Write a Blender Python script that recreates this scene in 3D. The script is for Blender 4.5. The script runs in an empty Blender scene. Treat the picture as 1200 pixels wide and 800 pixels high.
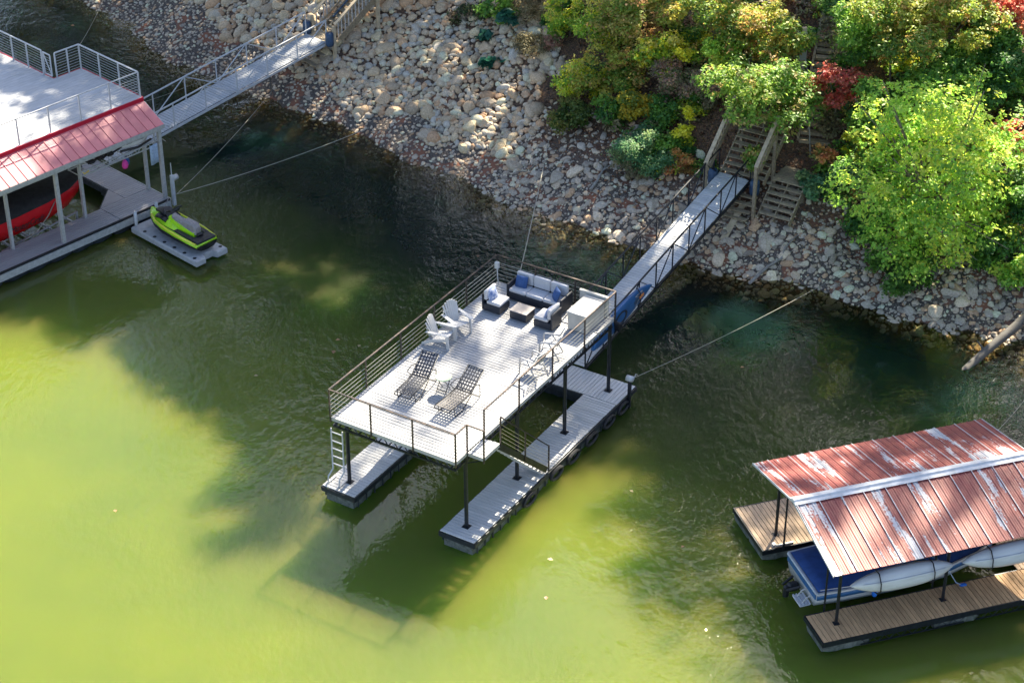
import bpy, math, random
import numpy as np
from mathutils import Vector, Matrix
from mathutils.geometry import delaunay_2d_cdt
R_ = math.radians
SC = bpy.context.scene
COL = SC.collection
random.seed(7)
RNG = np.random.default_rng(11)

# ------------------------------------------------------------------ camera
CAM_H, CAM_PITCH, CAM_ROLL, CAM_F = 39.8116, 0.563707, -0.001745, 2390.36   # F in pixels of a 1200 px wide frame
_c, _s = math.cos(CAM_PITCH), math.sin(CAM_PITCH)
_fw = np.array([0, _c, -_s]); _rt = np.array([1., 0, 0]); _up = np.array([0, _s, _c])
_cr, _sr = math.cos(CAM_ROLL), math.sin(CAM_ROLL)
CR, CU = _cr * _rt + _sr * _up, -_sr * _rt + _cr * _up
cd = bpy.data.cameras.new('camera'); cam = bpy.data.objects.new('camera', cd); COL.objects.link(cam)
cd.sensor_width = 36.0; cd.lens = CAM_F / 1200 * 36.0; cd.clip_start = 1.0; cd.clip_end = 2000.0
cam.matrix_world = Matrix(((CR[0], CU[0], -_fw[0], 0), (CR[1], CU[1], -_fw[1], 0), (CR[2], CU[2], -_fw[2], CAM_H), (0, 0, 0, 1)))
SC.camera = cam

# ------------------------------------------------------------------ light
SUN_AZ, SUN_EL = R_(25), R_(42)
world = bpy.data.worlds.new('World'); SC.world = world; world.use_nodes = True
nt = world.node_tree; nt.nodes.clear()
sky = nt.nodes.new('ShaderNodeTexSky'); sky.sky_type = 'NISHITA'; sky.sun_disc = False
sky.sun_elevation = SUN_EL; sky.sun_rotation = SUN_AZ; sky.dust_density = 1.6; sky.air_density = 1.0
bgn = nt.nodes.new('ShaderNodeBackground'); bgn.inputs['Strength'].default_value = 0.07
wo = nt.nodes.new('ShaderNodeOutputWorld')
nt.links.new(sky.outputs[0], bgn.inputs[0]); nt.links.new(bgn.outputs[0], wo.inputs[0])
ld = bpy.data.lights.new('sun', 'SUN'); ld.energy = 5.0; ld.angle = R_(0.55); ld.color = (1.0, 0.90, 0.70)
sun = bpy.data.objects.new('sun', ld); COL.objects.link(sun)
SUN_DIR = Vector((math.sin(SUN_AZ) * math.cos(SUN_EL), math.cos(SUN_AZ) * math.cos(SUN_EL), math.sin(SUN_EL)))
sun.rotation_euler = SUN_DIR.to_track_quat('Z', 'Y').to_euler(); sun.location = (20, 60, 60)
SC.view_settings.view_transform = 'Standard'; SC.view_settings.look = 'None'
SC.view_settings.exposure = 2.1; SC.view_settings.gamma = 1.0
SC.cycles.use_denoising = True
SC.cycles.max_bounces = 8; SC.cycles.diffuse_bounces = 3; SC.cycles.glossy_bounces = 3
SC.cycles.transmission_bounces = 4; SC.cycles.transparent_max_bounces = 8
SC.cycles.sample_clamp_indirect = 6.0

# ------------------------------------------------------------------ terrain
SH = np.array([(-60, 150), (-34, 112), (-21.2, 94.8), (-18.6, 92.2), (-16, 87.9), (-12.8, 84.9), (-10.3, 82.6), (-7.5, 80.6), (-5.9, 79.4), (-4.3, 77.5), (-2.5, 76.2), (0, 73.6), (1.7, 72.1), (4.1, 70.4), (6.7, 69), (8.2, 68), (10.7, 66.8), (12.9, 65.8), (14.6, 64.7), (16.4, 63.7), (18.6, 62.3), (26, 57.5), (45, 44), (90, 15)], float)
def sdist(x, y):
    x = np.asarray(x, float); y = np.asarray(y, float)
    best = np.full(x.shape, 1e9); sg = np.ones(x.shape)
    for a, b in zip(SH[:-1], SH[1:]):
        d = b - a; L = np.hypot(*d); t = np.clip(((x - a[0]) * d[0] + (y - a[1]) * d[1]) / L ** 2, 0, 1)
        ex = x - a[0] - t * d[0]; ey = y - a[1] - t * d[1]; q = np.hypot(ex, ey); m = q < best - 1e-9
        best = np.where(m, q, best); sg = np.where(m, np.sign(d[0] * ey - d[1] * ex), sg)
    return best * np.where(sg == 0, 1, sg)
def shore_wiggle(x, y):
    return .22 * np.sin(x * 1.3 + y * .9) + .15 * np.sin(x * 2.9 - y * 1.7 + 1.) + .1 * np.sin(x * 4.3 + y * 3.1)
def ground(x, y):
    d = sdist(x, y); dw = d + shore_wiggle(x, y) * np.exp(-(d / 3.0) ** 2)
    k = np.clip((np.asarray(x, float) - 1.0) / 7.0, 0, 1); k = k * k * (3 - 2 * k)
    s2 = .40 + .14 * k
    z = np.where(dw < 0, np.maximum(dw * .36, -3.0), np.where(dw < 3, dw * .36, 1.08 + (dw - 3) * s2))
    z = np.minimum(z, 26.0)
    w = .07 * np.sin(x * 1.9 + y * .7) + .06 * np.sin(x * -1.1 + y * 2.3 + 1) + .10 * np.sin(x * .53 - y * .61 + 2)
    return z + w * np.clip((d + .6) / 2, 0.2, 1)
_gx, _gy = np.arange(-36, 40, .25), np.arange(40, 150, .25)
_GZ = ground(*np.meshgrid(_gx, _gy))
def gz(x, y):                               # quick look-up of the ground height
    i, j = (x + 36) * 4, (y - 40) * 4
    if not (0 <= i < len(_gx) - 1 and 0 <= j < len(_gy) - 1): return float(ground(x, y))
    a, b = int(i), int(j); u, v = i - a, j - b
    return float((_GZ[b, a] * (1 - u) + _GZ[b, a + 1] * u) * (1 - v) + (_GZ[b + 1, a] * (1 - u) + _GZ[b + 1, a + 1] * u) * v)
def ray(px, py):
    return ((px - 600) / CAM_F) * CR - ((py - 400) / CAM_F) * CU + _fw
def at(px, py, z=0.0):                      # the place in the world, on the level z, seen at a pixel of the survey photograph
    d = ray(px, py); t = (z - CAM_H) / d[2]
    return Vector((d[0] * t, d[1] * t, z))
_T = np.arange(50, 150, .04)
def gp(px, py, h=0.0):                      # the same on the ground (or h metres above it)
    d = ray(px, py); X = d[None, :] * _T[:, None] + np.array([0, 0, CAM_H])
    i = int(np.argmax(X[:, 2] <= ground(X[:, 0], X[:, 1]) + h))
    return Vector(X[i])

# ------------------------------------------------------------------ mesh helpers
class MB:
    def __init__(s): s.v = []; s.f = []
    def add(s, vs, fs):
        n = len(s.v); s.v.extend([tuple(map(float, p)) for p in vs]); s.f.extend([tuple(i + n for i in f) for f in fs]); return s
    def box(s, x0, x1, y0, y1, z0, z1, M=None):
        vs = [(x0, y0, z0), (x1, y0, z0), (x1, y1, z0), (x0, y1, z0), (x0, y0, z1), (x1, y0, z1), (x1, y1, z1), (x0, y1, z1)]
        if M is not None: vs = [M @ Vector(p) for p in vs]
        return s.add(vs, [(0, 3, 2, 1), (4, 5, 6, 7), (0, 1, 5, 4), (1, 2, 6, 5), (2, 3, 7, 6), (3, 0, 4, 7)])
    def bbox(s, x0, x1, y0, y1, z0, z1, b=.02, M=None):        # box with chamfered edges
        hx, hy, hz = (x1 - x0) / 2, (y1 - y0) / 2, (z1 - z0) / 2; cx, cy, cz = (x0 + x1) / 2, (y0 + y1) / 2, (z0 + z1) / 2
        b = min(b, hx * .9, hy * .9, hz * .9); rings = []
        for z, i in ((-hz, b), (-hz + b, 0), (hz - b, 0), (hz, b)):
            X, Y = hx - i, hy - i; bb = b if i == 0 else b * .4
            rings.append([(cx + x, cy + y, cz + z) for x, y in ((-X + bb, -Y), (X - bb, -Y), (X, -Y + bb), (X, Y - bb), (X - bb, Y), (-X + bb, Y), (-X, Y - bb), (-X, -Y + bb))])
        if M is not None: rings = [[M @ Vector(p) for p in r] for r in rings]
        return s.loft(rings)
    def loft(s, rings, caps=True, closed=True):
        n = len(rings[0]); vs = [p for r in rings for p in r]; fs = []
        for k in range(len(rings) - 1):
            for i in range(n if closed else n - 1):
                j = (i + 1) % n; fs.append((k * n + i, k * n + j, (k + 1) * n + j, (k + 1) * n + i))
        if caps: fs.append(tuple(range(n - 1, -1, -1))); fs.append(tuple((len(rings) - 1) * n + i for i in range(n)))
        return s.add(vs, fs)
    def tube(s, pts, r, n=6, r1=None):
        pts = [Vector(p) for p in pts]; rings = []; N = len(pts); nrm = None
        for i, p in enumerate(pts):
            t = (pts[min(i + 1, N - 1)] - pts[max(i - 1, 0)]).normalized()
            if nrm is None: nrm = t.orthogonal().normalized()
            nrm = (nrm - t * nrm.dot(t)); nrm = nrm.normalized() if nrm.length > 1e-6 else t.orthogonal().normalized()
            bn = t.cross(nrm); rr = r if r1 is None else r + (r1 - r) * i / max(1, N - 1)
            rings.append([p + (nrm * math.cos(a) + bn * math.sin(a)) * rr for a in [2 * math.pi * k / n + math.pi / n for k in range(n)]])
        return s.loft(rings)
    def bar(s, a, b, w, h=None):               # square bar between two points
        a, b = Vector(a), Vector(b); h = h or w; t = (b - a).normalized()
        x = t.cross(Vector((0, 0, 1))); x = x.normalized() if x.length > 1e-4 else Vector((1, 0, 0)); y = x.cross(t)
        return s.loft([[p + x * (sx * w / 2) + y * (sy * h / 2) for sx, sy in ((-1, -1), (1, -1), (1, 1), (-1, 1))] for p in (a, b)])
    def prism(s, poly, z0, z1):
        n = len(poly); vs = [(x, y, z0) for x, y in poly] + [(x, y, z1) for x, y in poly]
        return s.add(vs, [tuple(range(n - 1, -1, -1)), tuple(range(n, 2 * n))] + [(i, (i + 1) % n, n + (i + 1) % n, n + i) for i in range(n)])
    def lathe(s, prof, n=12, c=(0, 0, 0)):
        return s.loft([[(c[0] + r * math.cos(2 * math.pi * k / n), c[1] + r * math.sin(2 * math.pi * k / n), c[2] + z) for k in range(n)] for r, z in prof])
    def mesh(s, name):
        m = bpy.data.meshes.new(name); m.from_pydata(s.v, [], s.f); m.update(); return m
    def build(s, name, mat, parent=None, smooth=False, loc=None, rot=None, bevel=0):
        m = s.mesh(name)
        if smooth: m.polygons.foreach_set('use_smooth', [True] * len(m.polygons))
        return link(name, m, mat, parent, loc, rot)
def link(name, me, mat=None, parent=None, loc=None, rot=None):
    o = bpy.data.objects.new(name, me); COL.objects.link(o)
    if mat is not None and not me.materials: me.materials.append(mat)
    if parent is not None: o.parent = parent
    if loc is not None: o.location = loc
    if rot is not None: o.rotation_euler = rot
    return o
def tag(o, label=None, cat=None, group=None, kind=None):
    for k, v in (('label', label), ('category', cat), ('group', group), ('kind', kind)):
        if v: o[k] = v
    return o
def thing(name, label, cat, loc=(0, 0, 0), rz=0.0, group=None):
    o = bpy.data.objects.new(name, None); COL.objects.link(o); o.empty_display_size = .2
    o.location = loc; o.rotation_euler = (0, 0, rz)
    return tag(o, label, cat, group)
def copy_tree(o, parent=None, label=None, loc=None, rz=None):
    c = o.copy(); COL.objects.link(c)
    if parent is not None: c.parent = parent
    if label: c['label'] = label
    if loc is not None: c.location = loc
    if rz is not None: c.rotation_euler = (0, 0, rz)
    for ch in list(o.children): copy_tree(ch, c)
    return c
def repeat(o, locs, rots=None):               # alike pieces sharing one mesh, all under the same thing
    out = []
    for i, l in enumerate(locs):
        c = o if i == 0 else o.copy()
        if i: COL.objects.link(c)
        c.location = l
        if rots: c.rotation_euler = rots[i]
        out.append(c)
    return out
def boards(parent, name, x0, x1, y0, y1, z, along, pitch, mat, gap=.014, th=.032):
    """Deck boards lying at height z (top): every board an object, sharing one mesh."""
    a0, a1, b0, b1 = (x0, x1, y0, y1) if along == 'x' else (y0, y1, x0, x1)
    n = max(1, round((b1 - b0) / pitch)); p = (b1 - b0) / n; L = a1 - a0
    mb = MB()
    if along == 'x': mb.bbox(-L / 2, L / 2, -(p - gap) / 2, (p - gap) / 2, -th, 0, .006)
    else: mb.bbox(-(p - gap) / 2, (p - gap) / 2, -L / 2, L / 2, -th, 0, .006)
    o = mb.build(name, mat, parent)
    cs = [((a0 + a1) / 2 + random.uniform(-.006, .006), b0 + (i + .5) * p, z + random.uniform(-.002, .002)) for i in range(n)]
    repeat(o, [(a, b, c) if along == 'x' else (b, a, c) for a, b, c in cs])
# ------------------------------------------------------------------ materials
def newmat(name):
    m = bpy.data.materials.new(name); m.use_nodes = True; n = m.node_tree.nodes; n.clear()
    o = n.new('ShaderNodeOutputMaterial'); b = n.new('ShaderNodeBsdfPrincipled'); m.node_tree.links.new(b.outputs[0], o.inputs[0])
    return m, n, m.node_tree.links, b, o
def N(n, t, **kw):
    x = n.new(t)
    for k, v in kw.items():
        if k in x.inputs: x.inputs[k].default_value = v
        else: setattr(x, k, v)
    return x
def mixc(n, l, fac, a, b, mode='MIX'):
    x = n.new('ShaderNodeMix'); x.data_type = 'RGBA'; x.blend_type = mode
    for s, v in ((0, fac), (6, a), (7, b)):
        if hasattr(v, 'is_linked') or hasattr(v, 'links'): l.new(v, x.inputs[s])
        else: x.inputs[s].default_value = v if s == 0 else (*v, 1) if len(v) == 3 else v
    return x.outputs[2]
def ramp(n, l, src, lo, hi):
    x = n.new('ShaderNodeMapRange'); x.inputs[1].default_value = lo; x.inputs[2].default_value = hi; x.clamp = True
    l.new(src, x.inputs[0]); return x.outputs[0]
def noise(n, l, co, scale, detail=4, stretch=None, rough=.55):
    x = N(n, 'ShaderNodeTexNoise'); x.inputs['Scale'].default_value = scale; x.inputs['Detail'].default_value = detail; x.inputs['Roughness'].default_value = rough
    if stretch:
        m = n.new('ShaderNodeMapping'); m.inputs['Scale'].default_value = stretch; l.new(co, m.inputs[0]); co = m.outputs[0]
    l.new(co, x.inputs['Vector']); return x.outputs[0]
def simple(name, col, rough=.5, metal=0., var=.12, scale=6., bump=0., per_object=0., col2=None, stretch=None, spec=.5, world_co=False):
    m, n, l, b, o = newmat(name)
    tc = n.new('ShaderNodeTexCoord'); co = tc.outputs['Object']
    if world_co: co = n.new('ShaderNodeNewGeometry').outputs['Position']
    if per_object:
        oi = n.new('ShaderNodeObjectInfo'); ad = n.new('ShaderNodeVectorMath'); ad.operation = 'MULTIPLY_ADD'
        l.new(oi.outputs['Random'], ad.inputs[0]); ad.inputs[1].default_value = (37, 91, 53); l.new(co, ad.inputs[2]); co = ad.outputs[0]
    nz = noise(n, l, co, scale, 5, stretch)
    c2 = col2 or tuple(c * (1 - 2.2 * var) for c in col)
    c = mixc(n, l, ramp(n, l, nz, .35, .68), col, c2)
    if per_object:
        hs = n.new('ShaderNodeHueSaturation'); mr = n.new('ShaderNodeMapRange'); mr.inputs[3].default_value = 1 - per_object; mr.inputs[4].default_value = 1 + per_object
        l.new(oi.outputs['Random'], mr.inputs[0]); l.new(mr.outputs[0], hs.inputs['Value']); l.new(c, hs.inputs['Color']); c = hs.outputs[0]
    l.new(c, b.inputs['Base Color']); b.inputs['Roughness'].default_value = rough; b.inputs['Metallic'].default_value = metal
    b.inputs['Specular IOR Level'].default_value = spec
    rr = n.new('ShaderNodeMapRange'); rr.inputs[3].default_value = max(0, rough - .1); rr.inputs[4].default_value = min(1, rough + .12); l.new(nz, rr.inputs[0]); l.new(rr.outputs[0], b.inputs['Roughness'])
    if bump:
        bp = n.new('ShaderNodeBump'); bp.inputs['Strength'].default_value = bump; bp.inputs['Distance'].default_value = .02; l.new(nz, bp.inputs['Height']); l.new(bp.outputs[0], b.inputs['Normal'])
    return m
M = {}
M['comp'] = simple('grey composite decking', (.42, .42, .435), .6, var=.11, scale=3, per_object=.07, stretch=(.6, 9, 9), bump=.1)
M['comp_shade_lift'] = simple('composite pier decking lightened for shade', (.56, .56, .57), .6, var=.08, scale=3, per_object=.08, stretch=(.6, 9, 9), bump=.1)  # same grey decking, colour lifted because the lower level lies in shade
M['comp_y'] = simple('grey composite decking lengthwise', (.56, .56, .57), .6, var=.07, scale=3, per_object=.07, stretch=(9, .6, 9), bump=.1)  # same shade-lifted grey with the grain turned lengthwise
M['taupe'] = simple('taupe composite decking', (.36, .345, .36), .6, var=.09, scale=3, per_object=.07, stretch=(.6, 9, 9), bump=.1)
M['pale_deck'] = simple('pale coated deck', (.44, .45, .475), .55, var=.07, scale=2.0, per_object=.05)
M['cedar'] = simple('weathered cedar boards', (.60, .36, .18), .7, var=.16, scale=4, per_object=.14, stretch=(9, .7, 9), bump=.15)
M['cedar_grey'] = simple('bleached cedar boards', (.52, .37, .25), .7, var=.16, scale=4, per_object=.14, stretch=(9, .7, 9), bump=.15)
M['timber'] = simple('weathered pressure treated timber', (.36, .285, .19), .8, var=.2, scale=5, per_object=.16, stretch=(2, 2, 2), bump=.2)
M['timber_pale'] = simple('new pale timber', (.54, .43, .29), .75, var=.15, scale=5, per_object=.12, bump=.15)
M['black_steel'] = simple('black painted steel', (.018, .022, .032), .38, .3, var=.25, scale=8)
M['black_plastic'] = simple('black float plastic', (.022, .028, .04), .5, var=.3, scale=5, bump=.1, per_object=.2)
M['float_grey'] = simple('scum stained float plastic', (.16, .17, .16), .6, var=.3, scale=7, bump=.1, col2=(.05, .06, .05))
M['rail_alu'] = simple('weathered aluminium', (.50, .50, .51), .4, .25, var=.12, scale=10)
M['rail_dark'] = simple('dark bronze rail', (.03, .032, .04), .38, .5, var=.3, scale=9, col2=(.10, .07, .06))
M['cable'] = simple('stainless cable', (.62, .58, .48), .3, .6, var=.1)
M['white_metal'] = simple('white painted metal', (.52, .53, .56), .42, var=.08, scale=5)
M['cabinet'] = simple('cream painted board', (.46, .45, .43), .5, var=.1, scale=3)
M['white_plastic'] = simple('white moulded plastic', (.56, .56, .57), .45, var=.06, scale=5)
M['grey_plastic'] = simple('pale grey moulded plastic', (.44, .44, .46), .5, var=.1, scale=5, bump=.08)
M['offwhite'] = simple('cream cushion cloth', (.50, .50, .53), .9, var=.05, scale=14, bump=.25, per_object=.03)
M['blue_cloth'] = simple('royal blue cushion cloth', (.035, .09, .25), .85, var=.12, scale=14, bump=.2)
M['print_cloth'] = simple('blue and white print cloth', (.05, .12, .36), .85, var=.1, scale=9, col2=(.55, .58, .66))
M['navy_wicker'] = simple('charcoal resin wicker', (.020, .027, .045), .5, var=.3, scale=40, bump=.6)
M['webbing'] = simple('black webbing', (.02, .027, .05), .6, var=.2, scale=20)
M['beige_web'] = simple('taupe webbing', (.12, .11, .11), .6, var=.15, scale=20)
M['black_tube'] = simple('black tube frame', (.02, .022, .03), .35, .3, var=.2)
M['blue_hull'] = simple('blue polyethylene hull', (.018, .11, .30), .38, var=.12, scale=3)
M['dark_gear'] = simple('dark gear', (.02, .02, .025), .5, var=.3)
M['lime'] = simple('lime green gelcoat', (.42, .78, .02), .22, var=.06, scale=3)
M['yellowlime'] = simple('yellow gelcoat', (.70, .72, .06), .25, var=.06, scale=3)
M['seat_grey'] = simple('warm grey vinyl', (.30, .27, .27), .6, var=.12, scale=8)
M['red_hull'] = simple('red gelcoat', (.62, .012, .018), .2, var=.06, scale=2)
M['black_cover'] = simple('black boat cover', (.014, .014, .017), .7, var=.3, scale=5, bump=.3)
M['white_hull'] = simple('white gelcoat', (.52, .54, .58), .3, var=.09, scale=2, stretch=(.5, 3, 3))
M['blue_stripe'] = simple('blue hull stripe', (.03, .12, .30), .35, var=.1)
M['blue_canvas'] = simple('blue canvas cover', (.010, .055, .22), .85, var=.14, scale=3, bump=.25)
M['crimson'] = simple('crimson trim', (.46, .008, .035), .4, var=.08, scale=3)
M['rope_white'] = simple('pale mooring rope', (.38, .355, .30), .9, var=.15, scale=30)
M['rubber'] = simple('black rubber', (.015, .016, .02), .6, var=.2)
M['blue_drum'] = simple('faded blue plastic', (.04, .09, .18), .5, var=.25, scale=5)
M['blue_fender'] = simple('bright blue fender', (.02, .16, .62), .4, var=.08)
M['orange'] = simple('orange webbing', (.65, .22, .06), .7, var=.1)
M['pink'] = simple('pink cloth', (.65, .05, .30), .8, var=.1)
M['pale_blue'] = simple('pale blue cloth', (.35, .45, .60), .8, var=.15, scale=12)
M['yellow'] = simple('yellow webbing', (.70, .50, .05), .6, var=.1)
M['green_top'] = simple('pale green table top', (.50, .58, .46), .4, var=.2, scale=14, col2=(.30, .45, .25))
M['bark'] = simple('grey bark', (.20, .17, .14), .9, var=.25, scale=6, bump=.5, stretch=(4, 4, .8))
M['twig'] = simple('bleached dead wood', (.34, .31, .28), .9, var=.2, scale=8, bump=.3)
M['log'] = simple('weathered log', (.12, .115, .11), .9, var=.25, scale=5, bump=.5, stretch=(.6, 6, 6), col2=(.08, .07, .06))

def roof_red(name, along):
    """Rust red metal sheet whose paint has peeled to bare white along the sheet's length (axis `along` of the object)."""
    m, n, l, b, o = newmat(name)
    tc = n.new('ShaderNodeTexCoord'); oi = n.new('ShaderNodeObjectInfo')
    ad = n.new('ShaderNodeVectorMath'); ad.operation = 'MULTIPLY_ADD'; l.new(oi.outputs['Random'], ad.inputs[0]); ad.inputs[1].default_value = (53, 31, 17); l.new(tc.outputs['Object'], ad.inputs[2]); co = ad.outputs[0]
    strip = noise(n, l, co, 1.0, 3, (2.6, .34, 1), .6); ragged = noise(n, l, co, 13, 5, (1.0, .8, 1), .75); sm = n.new('ShaderNodeMath'); sm.operation = 'MULTIPLY_ADD'
    l.new(ragged, sm.inputs[0]); sm.inputs[1].default_value = .34; l.new(strip, sm.inputs[2])
    rnd = n.new('ShaderNodeMath'); rnd.operation = 'MULTIPLY_ADD'; l.new(oi.outputs['Random'], rnd.inputs[0]); rnd.inputs[1].default_value = .10; l.new(sm.outputs[0], rnd.inputs[2])
    peel = ramp(n, l, rnd.outputs[0], .80, .835)
    red = mixc(n, l, ramp(n, l, noise(n, l, co, 2.2, 5), .3, .7), (.33, .07, .06), (.24, .06, .058))
    red = mixc(n, l, ramp(n, l, noise(n, l, co, 5, 5, (2, .4, 1)), .5, .8), red, (.40, .14, .10))
    wh = mixc(n, l, ramp(n, l, noise(n, l, co, 4, 4), .4, .8), (.50, .50, .54), (.42, .40, .42))
    l.new(mixc(n, l, peel, red, wh), b.inputs['Base Color']); b.inputs['Roughness'].default_value = .5; b.inputs['Specular IOR Level'].default_value = .4
    bp = n.new('ShaderNodeBump'); bp.inputs['Strength'].default_value = .25; bp.inputs['Distance'].default_value = .01; bp.invert = True; l.new(peel, bp.inputs['Height']); l.new(bp.outputs[0], b.inputs['Normal'])
    return m
M['rust_roof'] = roof_red('peeling rust red roof sheet', 'y')
M['pink_roof'] = simple('faded crimson roof sheet', (.60, .13, .165), .36, .0, var=.10, scale=1.5, per_object=.06, spec=.7)
M['roof_cap'] = simple('pale roof cap', (.58, .60, .65), .45, var=.12, scale=4)

def vcol_mat(name, rough=.8, spec=.3, bump=.0, bscale=12., transl=0.):
    m, n, l, b, o = newmat(name)
    a = n.new('ShaderNodeAttribute'); a.attribute_name = 'tone'
    tc = n.new('ShaderNodeTexCoord')
    c = a.outputs['Color']
    nz = noise(n, l, n.new('ShaderNodeNewGeometry').outputs['Position'], bscale, 5)
    if not transl: c = mixc(n, l, ramp(n, l, nz, .3, .75), c, (.55, .53, .50), 'MULTIPLY')
    l.new(c, b.inputs['Base Color']); b.inputs['Roughness'].default_value = rough; b.inputs['Specular IOR Level'].default_value = spec
    if bump:
        bp = n.new('ShaderNodeBump'); bp.inputs['Strength'].default_value = bump; bp.inputs['Distance'].default_value = .03; l.new(nz, bp.inputs['Height']); l.new(bp.outputs[0], b.inputs['Normal'])
    if transl:
        t = n.new('ShaderNodeBsdfTranslucent'); mx = n.new('ShaderNodeMixShader'); mx.inputs[0].default_value = transl
        hs = n.new('ShaderNodeHueSaturation'); hs.inputs['Value'].default_value = 1.35; hs.inputs['Hue'].default_value = .49; l.new(c, hs.inputs['Color']); l.new(hs.outputs[0], t.inputs[0])
        l.new(b.outputs[0], mx.inputs[1]); l.new(t.outputs[0], mx.inputs[2]); l.new(mx.outputs[0], o.inputs[0])
    return m
M['leaf'] = vcol_mat('autumn leaf', .5, .4, transl=.5)
M['stone'] = vcol_mat('bank stone', .85, .25, .5, 16.)

def ground_mat():
    m, n, l, b, o = newmat('bank soil')
    p = n.new('ShaderNodeNewGeometry').outputs['Position']
    a = n.new('ShaderNodeAttribute'); a.attribute_name = 'shore'          # metres from the waterline, landward positive
    soil = mixc(n, l, ramp(n, l, noise(n, l, p, 2.2, 6), .35, .65), (.13, .085, .06), (.055, .04, .032))
    litter = mixc(n, l, ramp(n, l, noise(n, l, p, 14, 4), .5, .62), soil, (.24, .13, .075))
    grit = mixc(n, l, ramp(n, l, noise(n, l, p, 22, 4), .4, .6), (.17, .14, .12), (.06, .05, .045))
    clay = mixc(n, l, ramp(n, l, noise(n, l, p, 1.1, 3), .52, .62), grit, (.25, .11, .07))
    land = mixc(n, l, ramp(n, l, a.outputs['Fac'], 2.2, 4.2), clay, litter)
    bed = mixc(n, l, ramp(n, l, noise(n, l, p, 5, 5), .35, .65), (.12, .075, .035), (.045, .035, .022))
    bed = mixc(n, l, ramp(n, l, noise(n, l, p, .8, 3), .55, .68), bed, (.30, .18, .06))
    c = mixc(n, l, ramp(n, l, a.outputs['Fac'], -.25, .05), bed, land)
    l.new(c, b.inputs['Base Color']); b.inputs['Roughness'].default_value = .95; b.inputs['Specular IOR Level'].default_value = .15
    bp = n.new('ShaderNodeBump'); bp.inputs['Strength'].default_value = .8; bp.inputs['Distance'].default_value = .06; l.new(noise(n, l, p, 9, 6), bp.inputs['Height']); l.new(bp.outputs[0], b.inputs['Normal'])
    return m
M['ground'] = ground_mat()

def water_mat():
    """Murky green lake: light scatters inside the water body; near the bank the bed shows through; a rippled Fresnel surface on top."""
    m, n, l, b, o = newmat('murky lake water')
    p = n.new('ShaderNodeNewGeometry').outputs['Position']
    a = n.new('ShaderNodeAttribute'); a.attribute_name = 'depth'
    sep = n.new('ShaderNodeSeparateXYZ'); l.new(p, sep.inputs[0])
    # body
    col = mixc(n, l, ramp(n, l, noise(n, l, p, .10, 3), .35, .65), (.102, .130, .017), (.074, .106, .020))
    of = n.new('ShaderNodeAttribute'); of.attribute_name = 'offshore'      # shade painted into the colour towards the bank, where water is clearer too
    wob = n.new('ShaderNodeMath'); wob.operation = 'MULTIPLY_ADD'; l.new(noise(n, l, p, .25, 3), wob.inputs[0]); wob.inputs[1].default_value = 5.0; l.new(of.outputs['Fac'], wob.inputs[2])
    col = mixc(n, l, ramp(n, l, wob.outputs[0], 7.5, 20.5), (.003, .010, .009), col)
    l.new(col, b.inputs['Base Color']); b.inputs['Roughness'].default_value = 1.0; b.inputs['Specular IOR Level'].default_value = 0.0
    b.inputs['Subsurface Weight'].default_value = 1.0; b.inputs['Subsurface Radius'].default_value = (.55, 1.0, .5); b.inputs['Subsurface Scale'].default_value = 12.0
    b.subsurface_method = 'RANDOM_WALK'
    # clear shallows
    tr = n.new('ShaderNodeBsdfTransparent'); tr.inputs[0].default_value = (.80, .78, .60, 1)
    mx = n.new('ShaderNodeMixShader'); l.new(ramp(n, l, a.outputs['Fac'], .02, .95), mx.inputs[0]); l.new(tr.outputs[0], mx.inputs[1]); l.new(b.outputs[0], mx.inputs[2])
    # ripples
    warp = noise(n, l, p, .35, 2)
    patch = ramp(n, l, noise(n, l, p, .11, 3), .45, .62)
    r1 = noise(n, l, p, 3.6, 3, (1.0, .55, 1)); r2 = noise(n, l, p, .9, 2, (1, .7, 1))
    h = n.new('ShaderNodeMath'); h.operation = 'MULTIPLY'; l.new(r1, h.inputs[0]); l.new(patch, h.inputs[1])
    h2 = n.new('ShaderNodeMath'); h2.operation = 'MULTIPLY_ADD'; l.new(r2, h2.inputs[0]); h2.inputs[1].default_value = .35; l.new(h.outputs[0], h2.inputs[2])
    h3 = n.new('ShaderNodeMath'); h3.operation = 'MULTIPLY_ADD'; l.new(r1, h3.inputs[0]); h3.inputs[1].default_value = .28; l.new(h2.outputs[0], h3.inputs[2])
    bp = n.new('ShaderNodeBump'); bp.inputs['Strength'].default_value = 1.0; bp.inputs['Distance'].default_value = .046; l.new(h3.outputs[0], bp.inputs['Height'])
    gl = n.new('ShaderNodeBsdfGlossy'); gl.inputs['Roughness'].default_value = .03; gl.inputs[0].default_value = (1, 1, 1, 1); l.new(bp.outputs[0], gl.inputs['Normal'])
    fr = n.new('ShaderNodeFresnel'); fr.inputs[0].default_value = 1.333; l.new(bp.outputs[0], fr.inputs['Normal'])
    m2 = n.new('ShaderNodeMixShader'); l.new(fr.outputs[0], m2.inputs[0]); l.new(mx.outputs[0], m2.inputs[1]); l.new(gl.outputs[0], m2.inputs[2])
    l.new(m2.outputs[0], o.inputs[0])
    return m
M['water'] = water_mat()
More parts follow.
